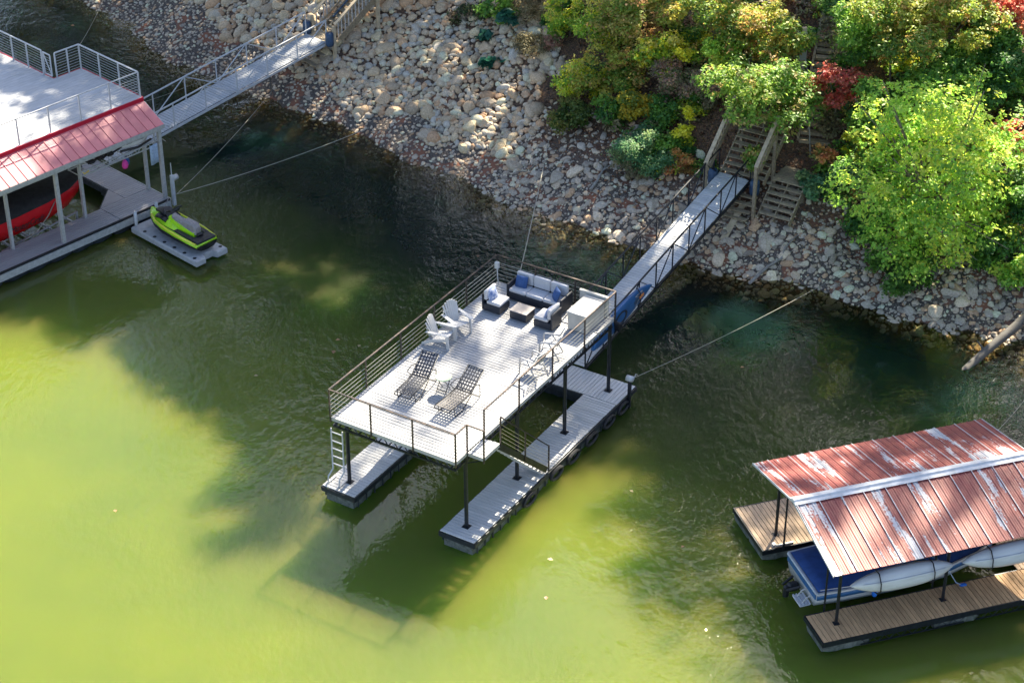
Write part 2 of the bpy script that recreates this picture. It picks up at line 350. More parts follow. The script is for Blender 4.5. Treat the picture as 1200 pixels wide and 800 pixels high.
# ------------------------------------------------------------------ ground and water
def lines(lo, hi, a, b, fine, coarse):
    x = [a]
    while x[-1] < b: x.append(x[-1] + fine)
    s = fine; y = x[-1]
    while y < hi: s = min(coarse, s * 1.35); y += s; x.append(y)
    s = fine; y = a
    while y > lo: s = min(coarse, s * 1.35); y -= s; x.insert(0, y)
    return np.array(x)
def gridmesh(name, xs, ys, zf, skirt=None):
    X, Y = np.meshgrid(xs, ys); Z = zf(X, Y); nx, ny = len(xs), len(ys)
    co = np.stack([X, Y, Z], -1).reshape(-1, 3); i = np.arange(nx * ny).reshape(ny, nx)
    f = np.stack([i[:-1, :-1], i[:-1, 1:], i[1:, 1:], i[1:, :-1]], -1).reshape(-1, 4)
    v = co.tolist(); fs = f.tolist()
    if skirt is not None:                                    # close the water body: sides and bottom
        per = list(i[0, :]) + list(i[1:, -1]) + list(i[-1, -2::-1]) + list(i[-2:0:-1, 0]); n0 = len(v)
        v += [[co[k][0], co[k][1], skirt] for k in per]; n = len(per)
        fs += [[int(per[k]), n0 + k, n0 + (k + 1) % n, int(per[(k + 1) % n])] for k in range(n)]
        fs.append([n0 + k for k in range(n)][::-1])
    me = bpy.data.meshes.new(name); me.from_pydata(v, [], fs); me.update(); return me
gx = lines(-220, 220, -26, 24, .33, 22); gy = lines(-160, 320, 58, 100, .33, 22)
me = gridmesh('ground', gx, gy, ground); me.polygons.foreach_set('use_smooth', [True] * len(me.polygons))
co = np.empty(len(me.vertices) * 3); me.vertices.foreach_get('co', co); co = co.reshape(-1, 3)
at_ = me.attributes.new('shore', 'FLOAT', 'POINT'); at_.data.foreach_set('value', (sdist(co[:, 0], co[:, 1]) + shore_wiggle(co[:, 0], co[:, 1]) * .7).astype(np.float32))
bank = tag(link('ground', me, M['ground']), kind='structure')
wx = lines(-90, 90, -26, 24, .5, 12); wy = lines(-60, 135, 58, 98, .5, 12)
wm = gridmesh('water', wx, wy, lambda x, y: 0 * x, skirt=-8.0)
co = np.empty(len(wm.vertices) * 3); wm.vertices.foreach_get('co', co); co = co.reshape(-1, 3)
at_ = wm.attributes.new('depth', 'FLOAT', 'POINT'); at_.data.foreach_set('value', np.clip(-ground(co[:, 0], co[:, 1]), 0, 5).astype(np.float32))
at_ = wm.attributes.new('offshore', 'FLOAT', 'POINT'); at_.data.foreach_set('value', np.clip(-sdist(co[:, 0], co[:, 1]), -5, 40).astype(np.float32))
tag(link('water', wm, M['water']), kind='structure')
# the lake floor under the water body is 'ground'; nothing else lies below

# ------------------------------------------------------------------ stones of the bank
def ico(sub):
    import bmesh
    bm = bmesh.new(); bmesh.ops.create_icosphere(bm, subdivisions=sub, radius=1.0)
    v = np.array([x.co[:] for x in bm.verts]); f = np.array([[a.index for a in x.verts] for x in bm.faces]); bm.free(); return v, f
ICO2, ICO1 = ico(2), ico(1)
def stone_shape(rng, flat, angular, base):
    v, f = base; v = v.copy()
    for _ in range(5 if angular else 2):                     # knock facets off
        d = rng.normal(size=3); d /= np.linalg.norm(d); c = rng.uniform(.45, .8) if angular else rng.uniform(.75, .92)
        h = v @ d; v -= np.outer(np.maximum(h - c, 0), d)
    d = rng.normal(size=(3, 3)) * 1.6; ph = rng.uniform(0, 6, 3)
    v *= (1 + .07 * np.sin(v @ d.T + ph).sum(1) / 1.5)[:, None]
    return v * np.array([1, rng.uniform(.6, .9), flat * rng.uniform(.8, 1.2)]), f
def tone(rng, kind):
    if kind == 'tan':
        c = np.array([(.50, .39, .29), (.45, .39, .33), (.53, .43, .32), (.50, .45, .39), (.40, .39, .38), (.47, .32, .22), (.42, .35, .28), (.56, .49, .40)][rng.integers(8)])
    else:
        c = np.array([(.34, .29, .25), (.27, .245, .22), (.40, .345, .29), (.21, .19, .175), (.45, .38, .31), (.34, .24, .17), (.30, .275, .255)][rng.integers(7)])
    return np.clip(c * np.array([1.07, 1.0, .89]) * rng.uniform(1.05, 1.5) * (1.0 if kind == 'tan' else 1.3), .03, .72)
def rotz(a, tilt, ax):
    ca, sa = math.cos(a), math.sin(a); Rz = np.array([[ca, -sa, 0], [sa, ca, 0], [0, 0, 1]])
    ct, st = math.cos(tilt), math.sin(tilt); cx, sx = math.cos(ax), math.sin(ax); k = np.array([cx, sx, 0])
    K = np.array([[0, 0, k[1]], [0, 0, -k[0]], [-k[1], k[0], 0]]); return (np.eye(3) + st * K + (1 - ct) * K @ K) @ Rz
def scatter_stones():
    rng = np.random.default_rng(5)
    UX, VX = np.array([math.cos(-.554748), math.sin(-.554748)]), np.array([math.sin(.554748), math.cos(.554748)])
    O = np.array([-5.694, 53.125]); items = []
    def fill(u0, u1, v0, v1, cell, ok, size, kind, jitter=.45):
        us = np.arange(u0, u1, cell); vs = np.arange(v0, v1, cell); U, V = np.meshgrid(us, vs)
        U = U + rng.uniform(-jitter, jitter, U.shape) * cell; V = V + rng.uniform(-jitter, jitter, V.shape) * cell
        P = O + U.reshape(-1, 1) * UX + V.reshape(-1, 1) * VX; d = sdist(P[:, 0], P[:, 1]) + shore_wiggle(P[:, 0], P[:, 1])
        for (x, y), dd, u in zip(P, d, U.reshape(-1)):
            pr = ok(u, dd, x, y)
            if pr > 0 and rng.random() < pr:
                items.append((x, y, size(u, dd) , kind if isinstance(kind, str) else kind(u, dd)))
    # rounded rip-rap on the slope between the two gangways
    rip = lambda u, d, x, y: 1.0 if (d > 1.3 + .35 * math.sin(u * 1.3) + min(1.2, max(0, (-15.5 - u)) * .12) and d < 9 and x > -30 and u < -7.3 - .25 * (d - 3) + .5 * math.sin(d * 2)) else 0
    fill(-42, -6, 20, 44, .30, rip, lambda u, d: rng.uniform(.14, .23) if rng.random() < .85 else rng.uniform(.24, .42), lambda u, d: 'tan' if rng.random() < .4 else 'pale')
    fill(-42, -6, 20, 44, .26, rip, lambda u, d: rng.uniform(.08, .15), 'tan')
    # small shingle down to the water
    low = lambda u, d, x, y: (1.0 if -.9 < d < 3.2 else 0) * (1 if u < -6 else .0)
    fill(-42, -5, 17, 40, .20, low, lambda u, d: rng.uniform(.06, .15) * (1 if d > -.1 else .8), 'grey')
    sh = lambda u, d, x, y: (.95 if d < 2.9 else max(0, .7 - .25 * (d - 2.9))) if -.9 < d < 5.2 and u > -7.5 else 0
    fill(-8, 22, 14, 28, .25, sh, lambda u, d: rng.uniform(.09, .19) if rng.random() < .9 else rng.uniform(.2, .3), 'grey')
    fill(-8, 22, 14, 28, .16, sh, lambda u, d: rng.uniform(.04, .09), 'grey')
    for px, py, s in [(652, 207, .48), (675, 203, .42), (620, 152, .0), (614, 214, .30), (898, 284, .55), (912, 283, .28), (765, 240, .42), (740, 248, .36), (726, 279, .36), (905, 325, .32), (843, 305, .40), (1097, 367, .42), (1062, 345, .25), (1115, 345, .42), (1130, 355, .38), (1140, 340, .45), (775, 250, .3), (920, 300, .3), (1035, 350, .35), (700, 255, .3)]:
        if s: q = gp(px, py); items.append((q.x, q.y, s, 'big'))
    items.sort(key=lambda t: -t[2] / math.hypot(t[0], t[1]) ** 1)
    single = []; rest = []
    for it in items: (single if len(single) < 300 and it[1] < 90 and it[2] > .2 else rest).append(it)
    variants = {}
    for kind in ('tan', 'grey', 'big', 'pale'):
        for k in range(12):
            v, f = stone_shape(rng, .62 if kind in ('tan', 'pale') else .42, kind != 'tan', ICO2)
            m = bpy.data.meshes.new('stone'); m.from_pydata(v.tolist(), [], f.tolist()); m.update(); m.polygons.foreach_set('use_smooth', [kind == 'tan'] * len(f))
            t = tone(rng, 'tan' if kind in ('tan', 'pale') else 'grey') * (1.25 if kind == 'big' else 1)
            ca = m.attributes.new('tone', 'FLOAT_COLOR', 'POINT'); ca.data.foreach_set('color', np.tile([*t, 1], len(v)).astype(np.float32)); m.materials.append(M['stone'])
            variants[kind, k] = m
    def place(x, y, s, kind):
        z = gz(x, y); e = .2
        n = Vector((gz(x - e, y) - gz(x + e, y), gz(x, y - e) - gz(x, y + e), 2 * e)).normalized()
        return Vector((x, y, z)) + n * s * (.22 if kind in ('tan', 'pale') else .12), n
    for x, y, s, kind in single:
        c, n = place(x, y, s, kind); o = link('stone', variants[kind, int(rng.integers(12))], None, bank)
        q = n.to_track_quat('Z', 'Y').to_matrix() @ Matrix(rotz(rng.uniform(0, 6.28), rng.uniform(-.3, .3), rng.uniform(0, 6)).tolist())
        o.matrix_local = Matrix.Translation(c) @ q.to_4x4() @ Matrix.Diagonal((s, s * rng.uniform(.85, 1.1), s, 1))
    shapes = {(k, big): [stone_shape(rng, .62 if k in ('tan', 'pale') else .40, k != 'tan', ICO2 if big else ICO1) for _ in range(14)] for k in ('tan', 'grey', 'big', 'pale') for big in (True, False)}
    V, F, C, SM, n0 = [], [], [], [], 0
    for x, y, s, kind in rest:
        v, f = shapes[kind, s > .14][int(rng.integers(14))]; c, n = place(x, y, s, kind)
        q = np.array(n.to_track_quat('Z', 'Y').to_matrix()) @ rotz(rng.uniform(0, 6.28), rng.uniform(-.35, .35), rng.uniform(0, 6))
        V.append((v * s) @ q.T + np.array(c)); F.append(f + n0); n0 += len(v); C.append(np.tile([*tone(rng, 'tan' if kind in ('tan', 'pale') else 'grey'), 1], (len(v), 1))); SM += [kind == 'tan'] * len(f)
    V, F, C = np.concatenate(V), np.concatenate(F), np.concatenate(C)
    m = bpy.data.meshes.new('shingle'); m.from_pydata(V.tolist(), [], F.tolist()); m.update(); m.polygons.foreach_set('use_smooth', SM)
    ca = m.attributes.new('tone', 'FLOAT_COLOR', 'POINT'); ca.data.foreach_set('color', C.astype(np.float32).ravel())
    o = link('loose_shingle', m, M['stone'], bank); o['kind'] = 'stuff'
scatter_stones()
# ------------------------------------------------------------------ the main two-level dock (local axes: x across, y towards the bank)
DX, DY, DYAW = -5.694, 53.125, -.554748
ZL, ZD = .55, 3.42
def W2(u, v, z=0.0):                          # dock coordinates to world
    return Vector((DX + u * math.cos(DYAW) - v * math.sin(DYAW), DY + u * math.sin(DYAW) + v * math.cos(DYAW), z))
def truss_mb(mb, a, b, depth, n, r=.022, rt=.03):
    """A flat truss hanging below the line a-b."""
    a, b = Vector(a), Vector(b); dn = Vector((0, 0, -depth))
    mb.bar(a, b, rt * 2); mb.bar(a + dn, b + dn, rt * 2)
    for i in range(n):
        p, q, c = a.lerp(b, i / n), a.lerp(b, (i + 1) / n), a.lerp(b, (i + .5) / n)
        mb.tube([p, c + dn], r, 4); mb.tube([c + dn, q], r, 4)
def float_mb(L, w, h=.5):
    mb = MB(); n = max(2, int(L / .2))
    rings = []
    for i in range(n + 1):
        x = -L / 2 + L * i / n; k = .03 if i % 2 else 0; e = .05 if i in (0, n) else 0
        rings.append([(x, sy * (w / 2 - k - e), sz) for sy, sz in ((-1, -h + .08 + e), (-.86, -h + e), (.86, -h + e), (1, -h + .08 + e), (1, -.06 - e), (.9, 0 - e), (-.9, 0 - e), (-1, -.06 - e))])
    return mb.loft(rings)
def build_dock():
    t = thing('two_level_dock', 'large two-storey floating dock with pale grey sun deck over two finger piers', 'dock', (DX, DY, 0), DYAW)
    boards(t, 'deck_board', 0.0, 4.66, 0.02, 9.84, ZD, 'x', .14, M['comp'], gap=.019)
    boards(t, 'landing_board', 4.70, 5.27, .64, 1.54, ZD - .004, 'x', .14, M['comp'])
    boards(t, 'finger_board', 4.01, 5.28, .02, 9.04, ZL, 'x', .14, M['comp_shade_lift'], gap=.017)
    boards(t, 'finger_board', -.56, .71, .02, 9.04, ZL, 'x', .14, M['comp_shade_lift'], gap=.017)
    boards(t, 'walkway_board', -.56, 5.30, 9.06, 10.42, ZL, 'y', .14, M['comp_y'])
    # steel frame below the upper deck
    mb = MB(); z = ZD - .075
    for x in (.03, 4.63): truss_mb(mb, (x, 0.03, z), (x, 9.81, z), .26, 26)
    for y in (.03, 9.81): truss_mb(mb, (.03, y, z), (4.63, y, z), .26, 12)
    for y in (2.2, 4.4, 6.6, 8.4): mb.bar((.05, y, z), (4.6, y, z), .05, .1)
    mb.bar((4.7, .66, z), (5.27, .66, z), .05, .08); mb.bar((4.7, 1.5, z), (5.27, 1.5, z), .05, .08); mb.bar((5.25, .66, z), (5.25, 1.5, z), .05, .08)
    mb.tube([(4.66, .66, z - .35), (5.25, .66, z - .03)], .02, 5); mb.tube([(4.66, 1.5, z - .35), (5.25, 1.5, z - .03)], .02, 5)
    mb.build('deck_truss', M['black_steel'], t)
    mb = MB()
    mb.box(-.005, .012, -.012, 9.85, ZD - .12, ZD + .006); mb.box(4.665, 4.682, -.012, .62, ZD - .12, ZD + .006); mb.box(4.665, 4.682, 1.56, 9.85, ZD - .12, ZD + .006)
    mb.box(.012, 4.665, -.012, .012, ZD - .12, ZD + .006); mb.box(.012, 4.665, 9.848, 9.868, ZD - .12, ZD + .006); mb.box(5.275, 5.292, .63, 1.55, ZD - .12, ZD + .006); mb.box(4.69, 5.275, .618, .632, ZD - .12, ZD + .003)
    mb.build('deck_fascia', M['comp'], t)
    # dark perimeter frame and rub rail of the lower level
    mb = MB(); zt, zb = ZL - .04, ZL - .2
    for x0, x1, y0, y1 in ((-.6, -.565, 0, 10.45), (.715, .75, 0, 9.02), (3.97, 4.005, 0, 9.02), (5.305, 5.34, 0, 10.45), (-.565, .715, -.02, .015), (4.005, 5.305, -.02, .015), (-.565, 5.305, 10.425, 10.46), (.75, 3.97, 9.02, 9.05)):
        mb.box(x0, x1, y0, y1, zb, zt)
    mb.build('dock_frame', M['black_plastic'], t)
    mb = MB()
    for x in (4.0, 5.28):
        for i in range(22): y = .2 + i * .46; mb.tube([(x, y, ZL - .06), (x, y, .06)], .035, 5)
    for x in (-.57, .72):
        for i in range(20): y = .2 + i * .46; mb.tube([(x, y, ZL - .06), (x, y, .06)], .03, 5)
    mb.build('fender_strip', M['black_plastic'], t)
    fm = float_mb(1.12, 1.16, .55); f = fm.build('float_tub', M['float_grey'], t)
    locs = [(4.65, .64 + i * 1.2, ZL - .16) for i in range(8)] + [(.08, .64 + i * 1.2, ZL - .16) for i in range(8)]
    repeat(f, locs, [(0, 0, math.pi / 2)] * 16)
    f = float_mb(1.12, 1.2, .55).build('float_tub', M['black_plastic'], t); repeat(f, [(x, 9.75, ZL - .16) for x in (1.4, 2.6, 3.8)])
    # old tyres and bumpers along the outer side
    pts = [(0, .36 * math.cos(a), .16 * math.sin(a)) for a in [k * math.pi / 8 for k in range(17)]]
    o = MB().tube(pts, .06, 6).build('bumper', M['rubber'], t); repeat(o, [(5.39, y, .26) for y in (3.2, 4.9, 6.0, 7.2, 8.4, 9.4)])
    # posts
    for x, top in ((4.62, ZD - .1), (.10, ZD - .1)):
        o = MB().tube([(0, 0, ZL - .02), (0, 0, top)], .065, 10).add(*_plate(.12, ZL + .004)).build('deck_post', M['black_steel'], t)
        repeat(o, [(x, y, 0) for y in (.62, 3.65, 6.69, 9.69)])
    # railing
    def rail_run(pts, n_each, mat, cables=5, skip_first=False):
        for (a, b), n in zip(zip(pts[:-1], pts[1:]), n_each):
            a, b = Vector(a), Vector(b)
            top = Vector((0, 0, 1.05))
            MB().bar(a + top, b + top, .05, .035).build('top_rail', mat, t)
            d = (b - a).normalized() * .03
            for i in range(n + 1):
                if i == 0 and skip_first: continue
                p = a.lerp(b, i / n)
                MB().bar(p + Vector((0, 0, -.17)), p + Vector((0, 0, 1.03)), .045).build('rail_post', mat, t)
            skip_first = True
            mb = MB()
            for k in range(cables): zz = Vector((0, 0, .14 + k * .155)); mb.tube([a + d + zz, b - d + zz], .0075, 4)
            mb.build('rail_cable', M['cable'], t)
    e = .03
    rail_run([(4.66 + e, .62, ZD), (4.66 + e, -e, ZD), (-e, -e, ZD)], [1, 3], M['rail_dark'], 5)
    rail_run([(-e, -e, ZD), (-e, 9.88, ZD), (4.7, 9.88, ZD)], [5, 3], M['rail_dark'], 5, True)
    rail_run([(4.71, 9.85, ZD), (4.71, 1.56, ZD)], [4], M['rail_dark'], 5)
    rail_run([(4.70, .60, ZD), (5.31, .60, ZD)], [1], M['rail_dark'], 5, True)
    # stair from the landing down along the outer finger
    a, b = Vector((5.28, 1.54, ZD)), Vector((5.28, 4.35, ZL))
    s_ = Vector((5.0, 1.58, ZD - .05)); e_ = Vector((5.0, 4.4, ZL + .08))
    for x in (4.74, 5.27):
        MB().bar((x, 1.56, ZD - .12), (x, 4.42, ZL + .10), .05, .2).build('stair_stringer', M['black_steel'], t)
    o = MB().bbox(-.25, .25, -.125, .125, -.035, 0, .006).build('stair_tread', M['comp'], t)
    nst = 13; repeat(o, [(5.005, 1.58 + (i + .5) * 2.78 / nst, ZD - (i + 1) * (ZD - ZL - .02) / (nst + .5)) for i in range(nst)])
    for x in (5.31,):
        up = Vector((0, 0, 1.0)); p0, p1 = Vector((x, 1.56, ZD)), Vector((x, 4.5, ZL + .02))
        MB().bar(p0 + up, p1 + up, .045, .035).build('stair_handrail', M['rail_dark'], t)
        for k in (0, .5, 1): q = p0.lerp(p1, k); MB().bar(q - Vector((0, 0, .1 if k < 1 else 0)), q + up, .042).build('rail_post', M['rail_dark'], t)
        mb = MB()
        for k in range(5): zz = Vector((0, 0, .14 + .15 * k)); mb.tube([p0 + zz, p1 + zz], .007, 4)
        mb.build('rail_cable', M['cable'], t)
    # swim ladder standing on the short finger's end
    l = thing('swim_ladder', 'white tubular swim ladder flipped upright on the near end of the short finger pier', 'ladder', W2(-.22, .5, ZL), DYAW)
    for x in (-.22, .22):
        MB().tube([(x, -.32, .02), (x, -.28, .28), (x, -.02, .42), (x, .0, 1.95), (x, 0, 2.0)], .026, 7).build('side_tube', M['white_metal'], l, True)
    o = MB().tube([(-.2, 0, 0), (.2, 0, 0)], .024, 6).build('rung', M['white_metal'], l); repeat(o, [(0, 0, z) for z in (.62, .92, 1.22, 1.52, 1.86)])
    mb = MB()
    for x in (-.22, .22): mb.bar((x, -.45, .03), (x, .12, .03), .05, .05)
    mb.build('base_bracket', M['white_metal'], l)
    # winch post with cable at the far right corner
    w = thing('winch_post', 'small black winch post with pale drum at the outer bank-side corner of the dock', 'winch', W2(5.42, 9.75, .1), DYAW)
    MB().box(-.05, .05, -.05, .05, 0, 1.2).build('post', M['black_steel'], w)
    MB().tube([(-.12, 0, 1.18), (.12, 0, 1.18)], .11, 10).build('drum', M['white_metal'], w, True)
    MB().tube([(.14, 0, 1.18), (.14, .16, 1.32), (.2, .16, 1.32)], .014, 5).build('handle', M['rail_alu'], w)
    # lamp/power box on the back left rail post
    b = thing('power_box', 'small white electrical box with bent conduit on the rail corner post behind the sofa', 'electrical box', W2(.06, 9.76, ZD), DYAW)
    MB().bbox(-.07, .09, -.1, .02, .62, .88, .02).build('housing', M['white_plastic'], b)
    MB().tube([(.02, -.05, .62), (.04, -.05, .25), (.1, -.1, .03)], .02, 6).build('conduit', M['white_plastic'], b, True)
    return t
def _plate(s, z):
    m = MB().box(-s, s, -s, s, z, z + .012); return m.v, m.f
dock = build_dock()

# ------------------------------------------------------------------ gangway from the bank to the main dock
def gangway(t, L, w, rise, zoff, n, mat, board_mat, h=1.05, board='gangway_board'):
    """Truss gangway along local y, y=0..L, level rising by `rise`."""
    zf = lambda y: zoff + rise * y / L
    k = int(L / .15); mb = MB().bbox(-w / 2, w / 2, -L / k / 2 + .006, L / k / 2 - .006, -.03, 0, .006); o = mb.build(board, board_mat, t)
    sl = math.atan2(rise, L); repeat(o, [(0, (i + .5) * L / k, zf((i + .5) * L / k)) for i in range(k)], [(sl, 0, 0)] * k)
    for sx in (-1, 1):
        x = sx * (w / 2 + .03)
        MB().bar((x, 0, zf(0) + h), (x, L, zf(L) + h), .05).build('top_chord', mat, t)
        MB().bar((x, 0, zf(0) - .1), (x, L, zf(L) - .1), .06, .1).build('bottom_chord', mat, t)
        for i in range(n + 1):
            y = L * i / n; MB().bar((x, y, zf(y) - .1), (x, y, zf(y) + h), .042).build('truss_post', mat, t)
        for i in range(n):
            y0, y1 = L * i / n, L * (i + 1) / n
            if i % 2: a, b = (x, y0, zf(y0) + h), (x, y1, zf(y1) - .05)
            else: a, b = (x, y0, zf(y0) - .05), (x, y1, zf(y1) + h)
            MB().bar(a, b, .034).build('truss_diagonal', mat, t)
g1 = thing('dock_gangway', 'grey plank gangway with black truss rails leading to the two-storey dock', 'gangway', W2(2.55, 10.47, 0), DYAW)
gangway(g1, 12.95, 1.32, 1.60, .62, 10, M['black_steel'], M['comp_shade_lift'])

# blue sit-on kayak strapped upright outside the gangway rail
def kayak_mb(L, w, h, n=20, flat=.25):
    rings = []
    for i in range(n + 1):
        s = -1 + 2 * i / n; k = max(.0, 1 - abs(s) ** 2.4); wd = max(.012, w / 2 * k ** .75); rk = .10 * abs(s) ** 3; hh = h * (.35 + .65 * k)
        rings.append([(s * L / 2, wd * math.cos(a), rk + (hh * (flat if math.sin(a) > 0 else .75)) * math.sin(a)) for a in [2 * math.pi * j / 14 for j in range(14)]])
    return rings
k = thing('blue_kayak', 'royal blue sit-on-top kayak strapped on edge to the black gangway rail', 'kayak', W2(3.44, 12.6, 1.66), DYAW)

K = Matrix(((0, 0, 1, 0), (1, 0, 0, 0), (0, 1, 0, 0), (0, 0, 0, 1)))      # kayak length -> y, beam -> up, top -> +x
sl = Matrix.Rotation(math.atan2(1.6, 12.95), 4, 'X')
def kpart(mb, name, mat, smooth=False):
    mb.v = [tuple(sl @ (K @ Vector(p))) for p in mb.v]; return mb.build(name, mat, k, smooth)
kpart(MB().loft(kayak_mb(4.3, .82, .34)), 'hull', M['blue_hull'], True)
kpart(MB().loft([[(x + .42 * c * math.cos(a), .24 * c * math.sin(a), z) for a in [2 * math.pi * j / 14 for j in range(14)]] for x, c, z in ((-.1, 1.0, .075), (-.1, 1.06, .105), (-.1, .86, .105), (-.1, .8, .06))], True), 'cockpit_rim', M['dark_gear'])
kpart(MB().bbox(-.62, -.5, -.2, .2, .07, .34, .04), 'seat_back', M['dark_gear'])
kpart(MB().loft([[(1.15 + .3 * c * math.cos(a), .17 * c * math.sin(a), z) for a in [2 * math.pi * j / 12 for j in range(12)]] for c, z in ((1, .075), (.9, .1))]), 'hatch', M['blue_drum'])
kpart(MB().tube([(.9, -.22, .1), (1.5, .18, .09), (.95, .24, .1), (1.55, -.12, .09)], .012, 4), 'bungee', M['rope_white'])
kpart(MB().bbox(1.2, 1.52, -.02, .1, .11, .15, .015), 'hatch_tab', M['orange'])
kpart(MB().tube([(-.95 + .1 * math.cos(q) * (1 + .2 * q / 6), .05 + .1 * math.sin(q), .085) for q in [.5 + .35 * j for j in range(15)]], .016, 4).tube([(-.92 + .05 * math.cos(q), .05 + .04 * math.sin(q), .088) for q in [2.5 + .5 * j for j in range(9)]], .012, 4), 'swirl_emblem', M['white_plastic'])
for y in (-.9, .9): kpart(MB().tube([(y + .37, -.40, .0), (y + .37, -.2, .13), (y + .37, .2, .13), (y + .37, .42, .0)], .022, 4), 'strap', M['dark_gear'])
# ------------------------------------------------------------------ things standing on the sun deck
def on_deck(name, label, cat, u, v, rz=0.0, group=None):
    return thing(name, label, cat, W2(u, v, ZD + .002), DYAW + rz, group)
def cushion(x0, x1, y0, y1, z0, z1, b=.035):
    return MB().bbox(x0, x1, y0, y1, z0, z1, b)
s = on_deck('outdoor_sofa', 'three-seat dark wicker sofa with cream cushions along the far rail', 'sofa', 1.98, 9.38)
MB().bbox(-1.02, 1.02, -.36, .34, .04, .30, .02).build('base', M['navy_wicker'], s)
MB().bbox(-1.02, 1.02, .345, .42, .04, .68, .02).build('backrest', M['navy_wicker'], s)
MB().bbox(-1.10, -1.025, -.36, .42, .04, .60, .02).build('arm', M['navy_wicker'], s); MB().bbox(1.025, 1.10, -.36, .42, .04, .60, .02).build('arm', M['navy_wicker'], s)
for x in (-.68, 0, .68):
    cushion(x - .335, x + .335, -.35, .22, .305, .43).build('seat_cushion', M['offwhite'], s)
    cushion(x - .33, x + .33, .18, .33, .435, .86).build('back_cushion', M['offwhite'], s)
def pillow(name, label, u, v, z, rz, tilt, mat, group='throw pillows on the wicker seats'):
    o = MB(); n = 8; rings = []
    for i in range(-4, 5):
        kx = 1 - abs(i / 4) ** 3
        rings.append([(i / 4 * .22, .22 * math.copysign(abs(math.cos(a)) ** .6, math.cos(a)), (.02 + .08 * kx) * math.sin(a) * (1 - .4 * abs(math.cos(a)))) for a in [2 * math.pi * j / 14 for j in range(14)]])
    p = o.loft(rings).build(name, mat, None, True); tag(p, label, 'pillow', group)
    p.matrix_world = Matrix.Translation(W2(u, v, z)) @ Matrix.Rotation(DYAW + rz, 4, 'Z') @ Matrix.Rotation(tilt, 4, 'X'); return p
pillow('throw_pillow', 'plain blue throw pillow at the left end of the three-seat sofa', 1.27, 9.40, ZD + .60, .1, R_(68), M['blue_cloth'])
pillow('throw_pillow', 'small blue throw pillow leaning on the right arm of the three-seat sofa', 2.72, 9.30, ZD + .60, -.7, R_(68), M['blue_cloth'])
def corner_chair(label, u, v, rz):
    c = on_deck('wicker_armless_chair', label, 'chair', u, v, rz, 'wicker chairs facing the coffee table')
    MB().bbox(-.33, .33, -.33, .33, .04, .30, .02).build('base', M['navy_wicker'], c)
    MB().bbox(-.33, .33, .335, .40, .04, .66, .02).build('backrest', M['navy_wicker'], c)
    cushion(-.325, .325, -.33, .22, .305, .43).build('seat_cushion', M['offwhite'], c)
    cushion(-.32, .32, .19, .325, .435, .80).build('back_cushion', M['offwhite'], c)
    return c
corner_chair('wicker lounge chair with its back to the long left rail, patterned pillow on it', .96, 8.27, R_(90))
pillow('throw_pillow', 'blue and white patterned throw pillow on the wicker chair near the long rail', .82, 8.22, ZD + .60, R_(80), R_(66), M['print_cloth'])
corner_chair('wicker lounge chair between coffee table and white cabinet, small pillow on it', 2.95, 8.28, R_(-90))
pillow('throw_pillow', 'navy and white pillow on the wicker chair beside the white cabinet', 3.06, 8.26, ZD + .58, R_(-90), R_(64), M['print_cloth'])
c = on_deck('coffee_table', 'low square dark wicker coffee table in front of the sofa', 'table', 1.99, 8.26)
MB().bbox(-.33, .33, -.29, .29, .02, .32, .02).build('base', M['navy_wicker'], c)
MB().bbox(-.345, .345, -.305, .305, .322, .345, .01).build('table_top', M['seat_grey'], c)
# white cabinet and bench
c = on_deck('deck_cabinet', 'white storage cabinet standing in the bank-side corner of the sun deck', 'cabinet', 4.05, 9.02)
MB().bbox(-.36, .36, -.62, .62, .03, .66, .02).build('body', M['cabinet'], c)
MB().bbox(-.40, .40, -.66, .66, .665, .73, .02).build('lid', M['cabinet'], c)
for y in (-.31, .31):
    dr = MB().bbox(-.372, -.362, y - .27, y + .27, .08, .62, .004).build('door', M['cabinet'], c); MB().bbox(-.39, -.373, y * .3 - .015, y * .3 + .015, .3, .48, .004).build('handle', M['rail_alu'], dr)
c = on_deck('deck_box', 'white slatted deck box pushed against the rail beside the cabinet', 'storage box', 4.12, 9.76)
# the box is shallow and stands between the cabinet and the far rail
c.location = W2(3.95, 9.74, ZD + .002)
MB().bbox(-.55, .55, -.05,   .06, .03, .78, .015).build('body', M['cabinet'], c)
MB().bbox(-.57, .57, -.06, .07, .782, .82, .012).build('lid', M['cabinet'], c)
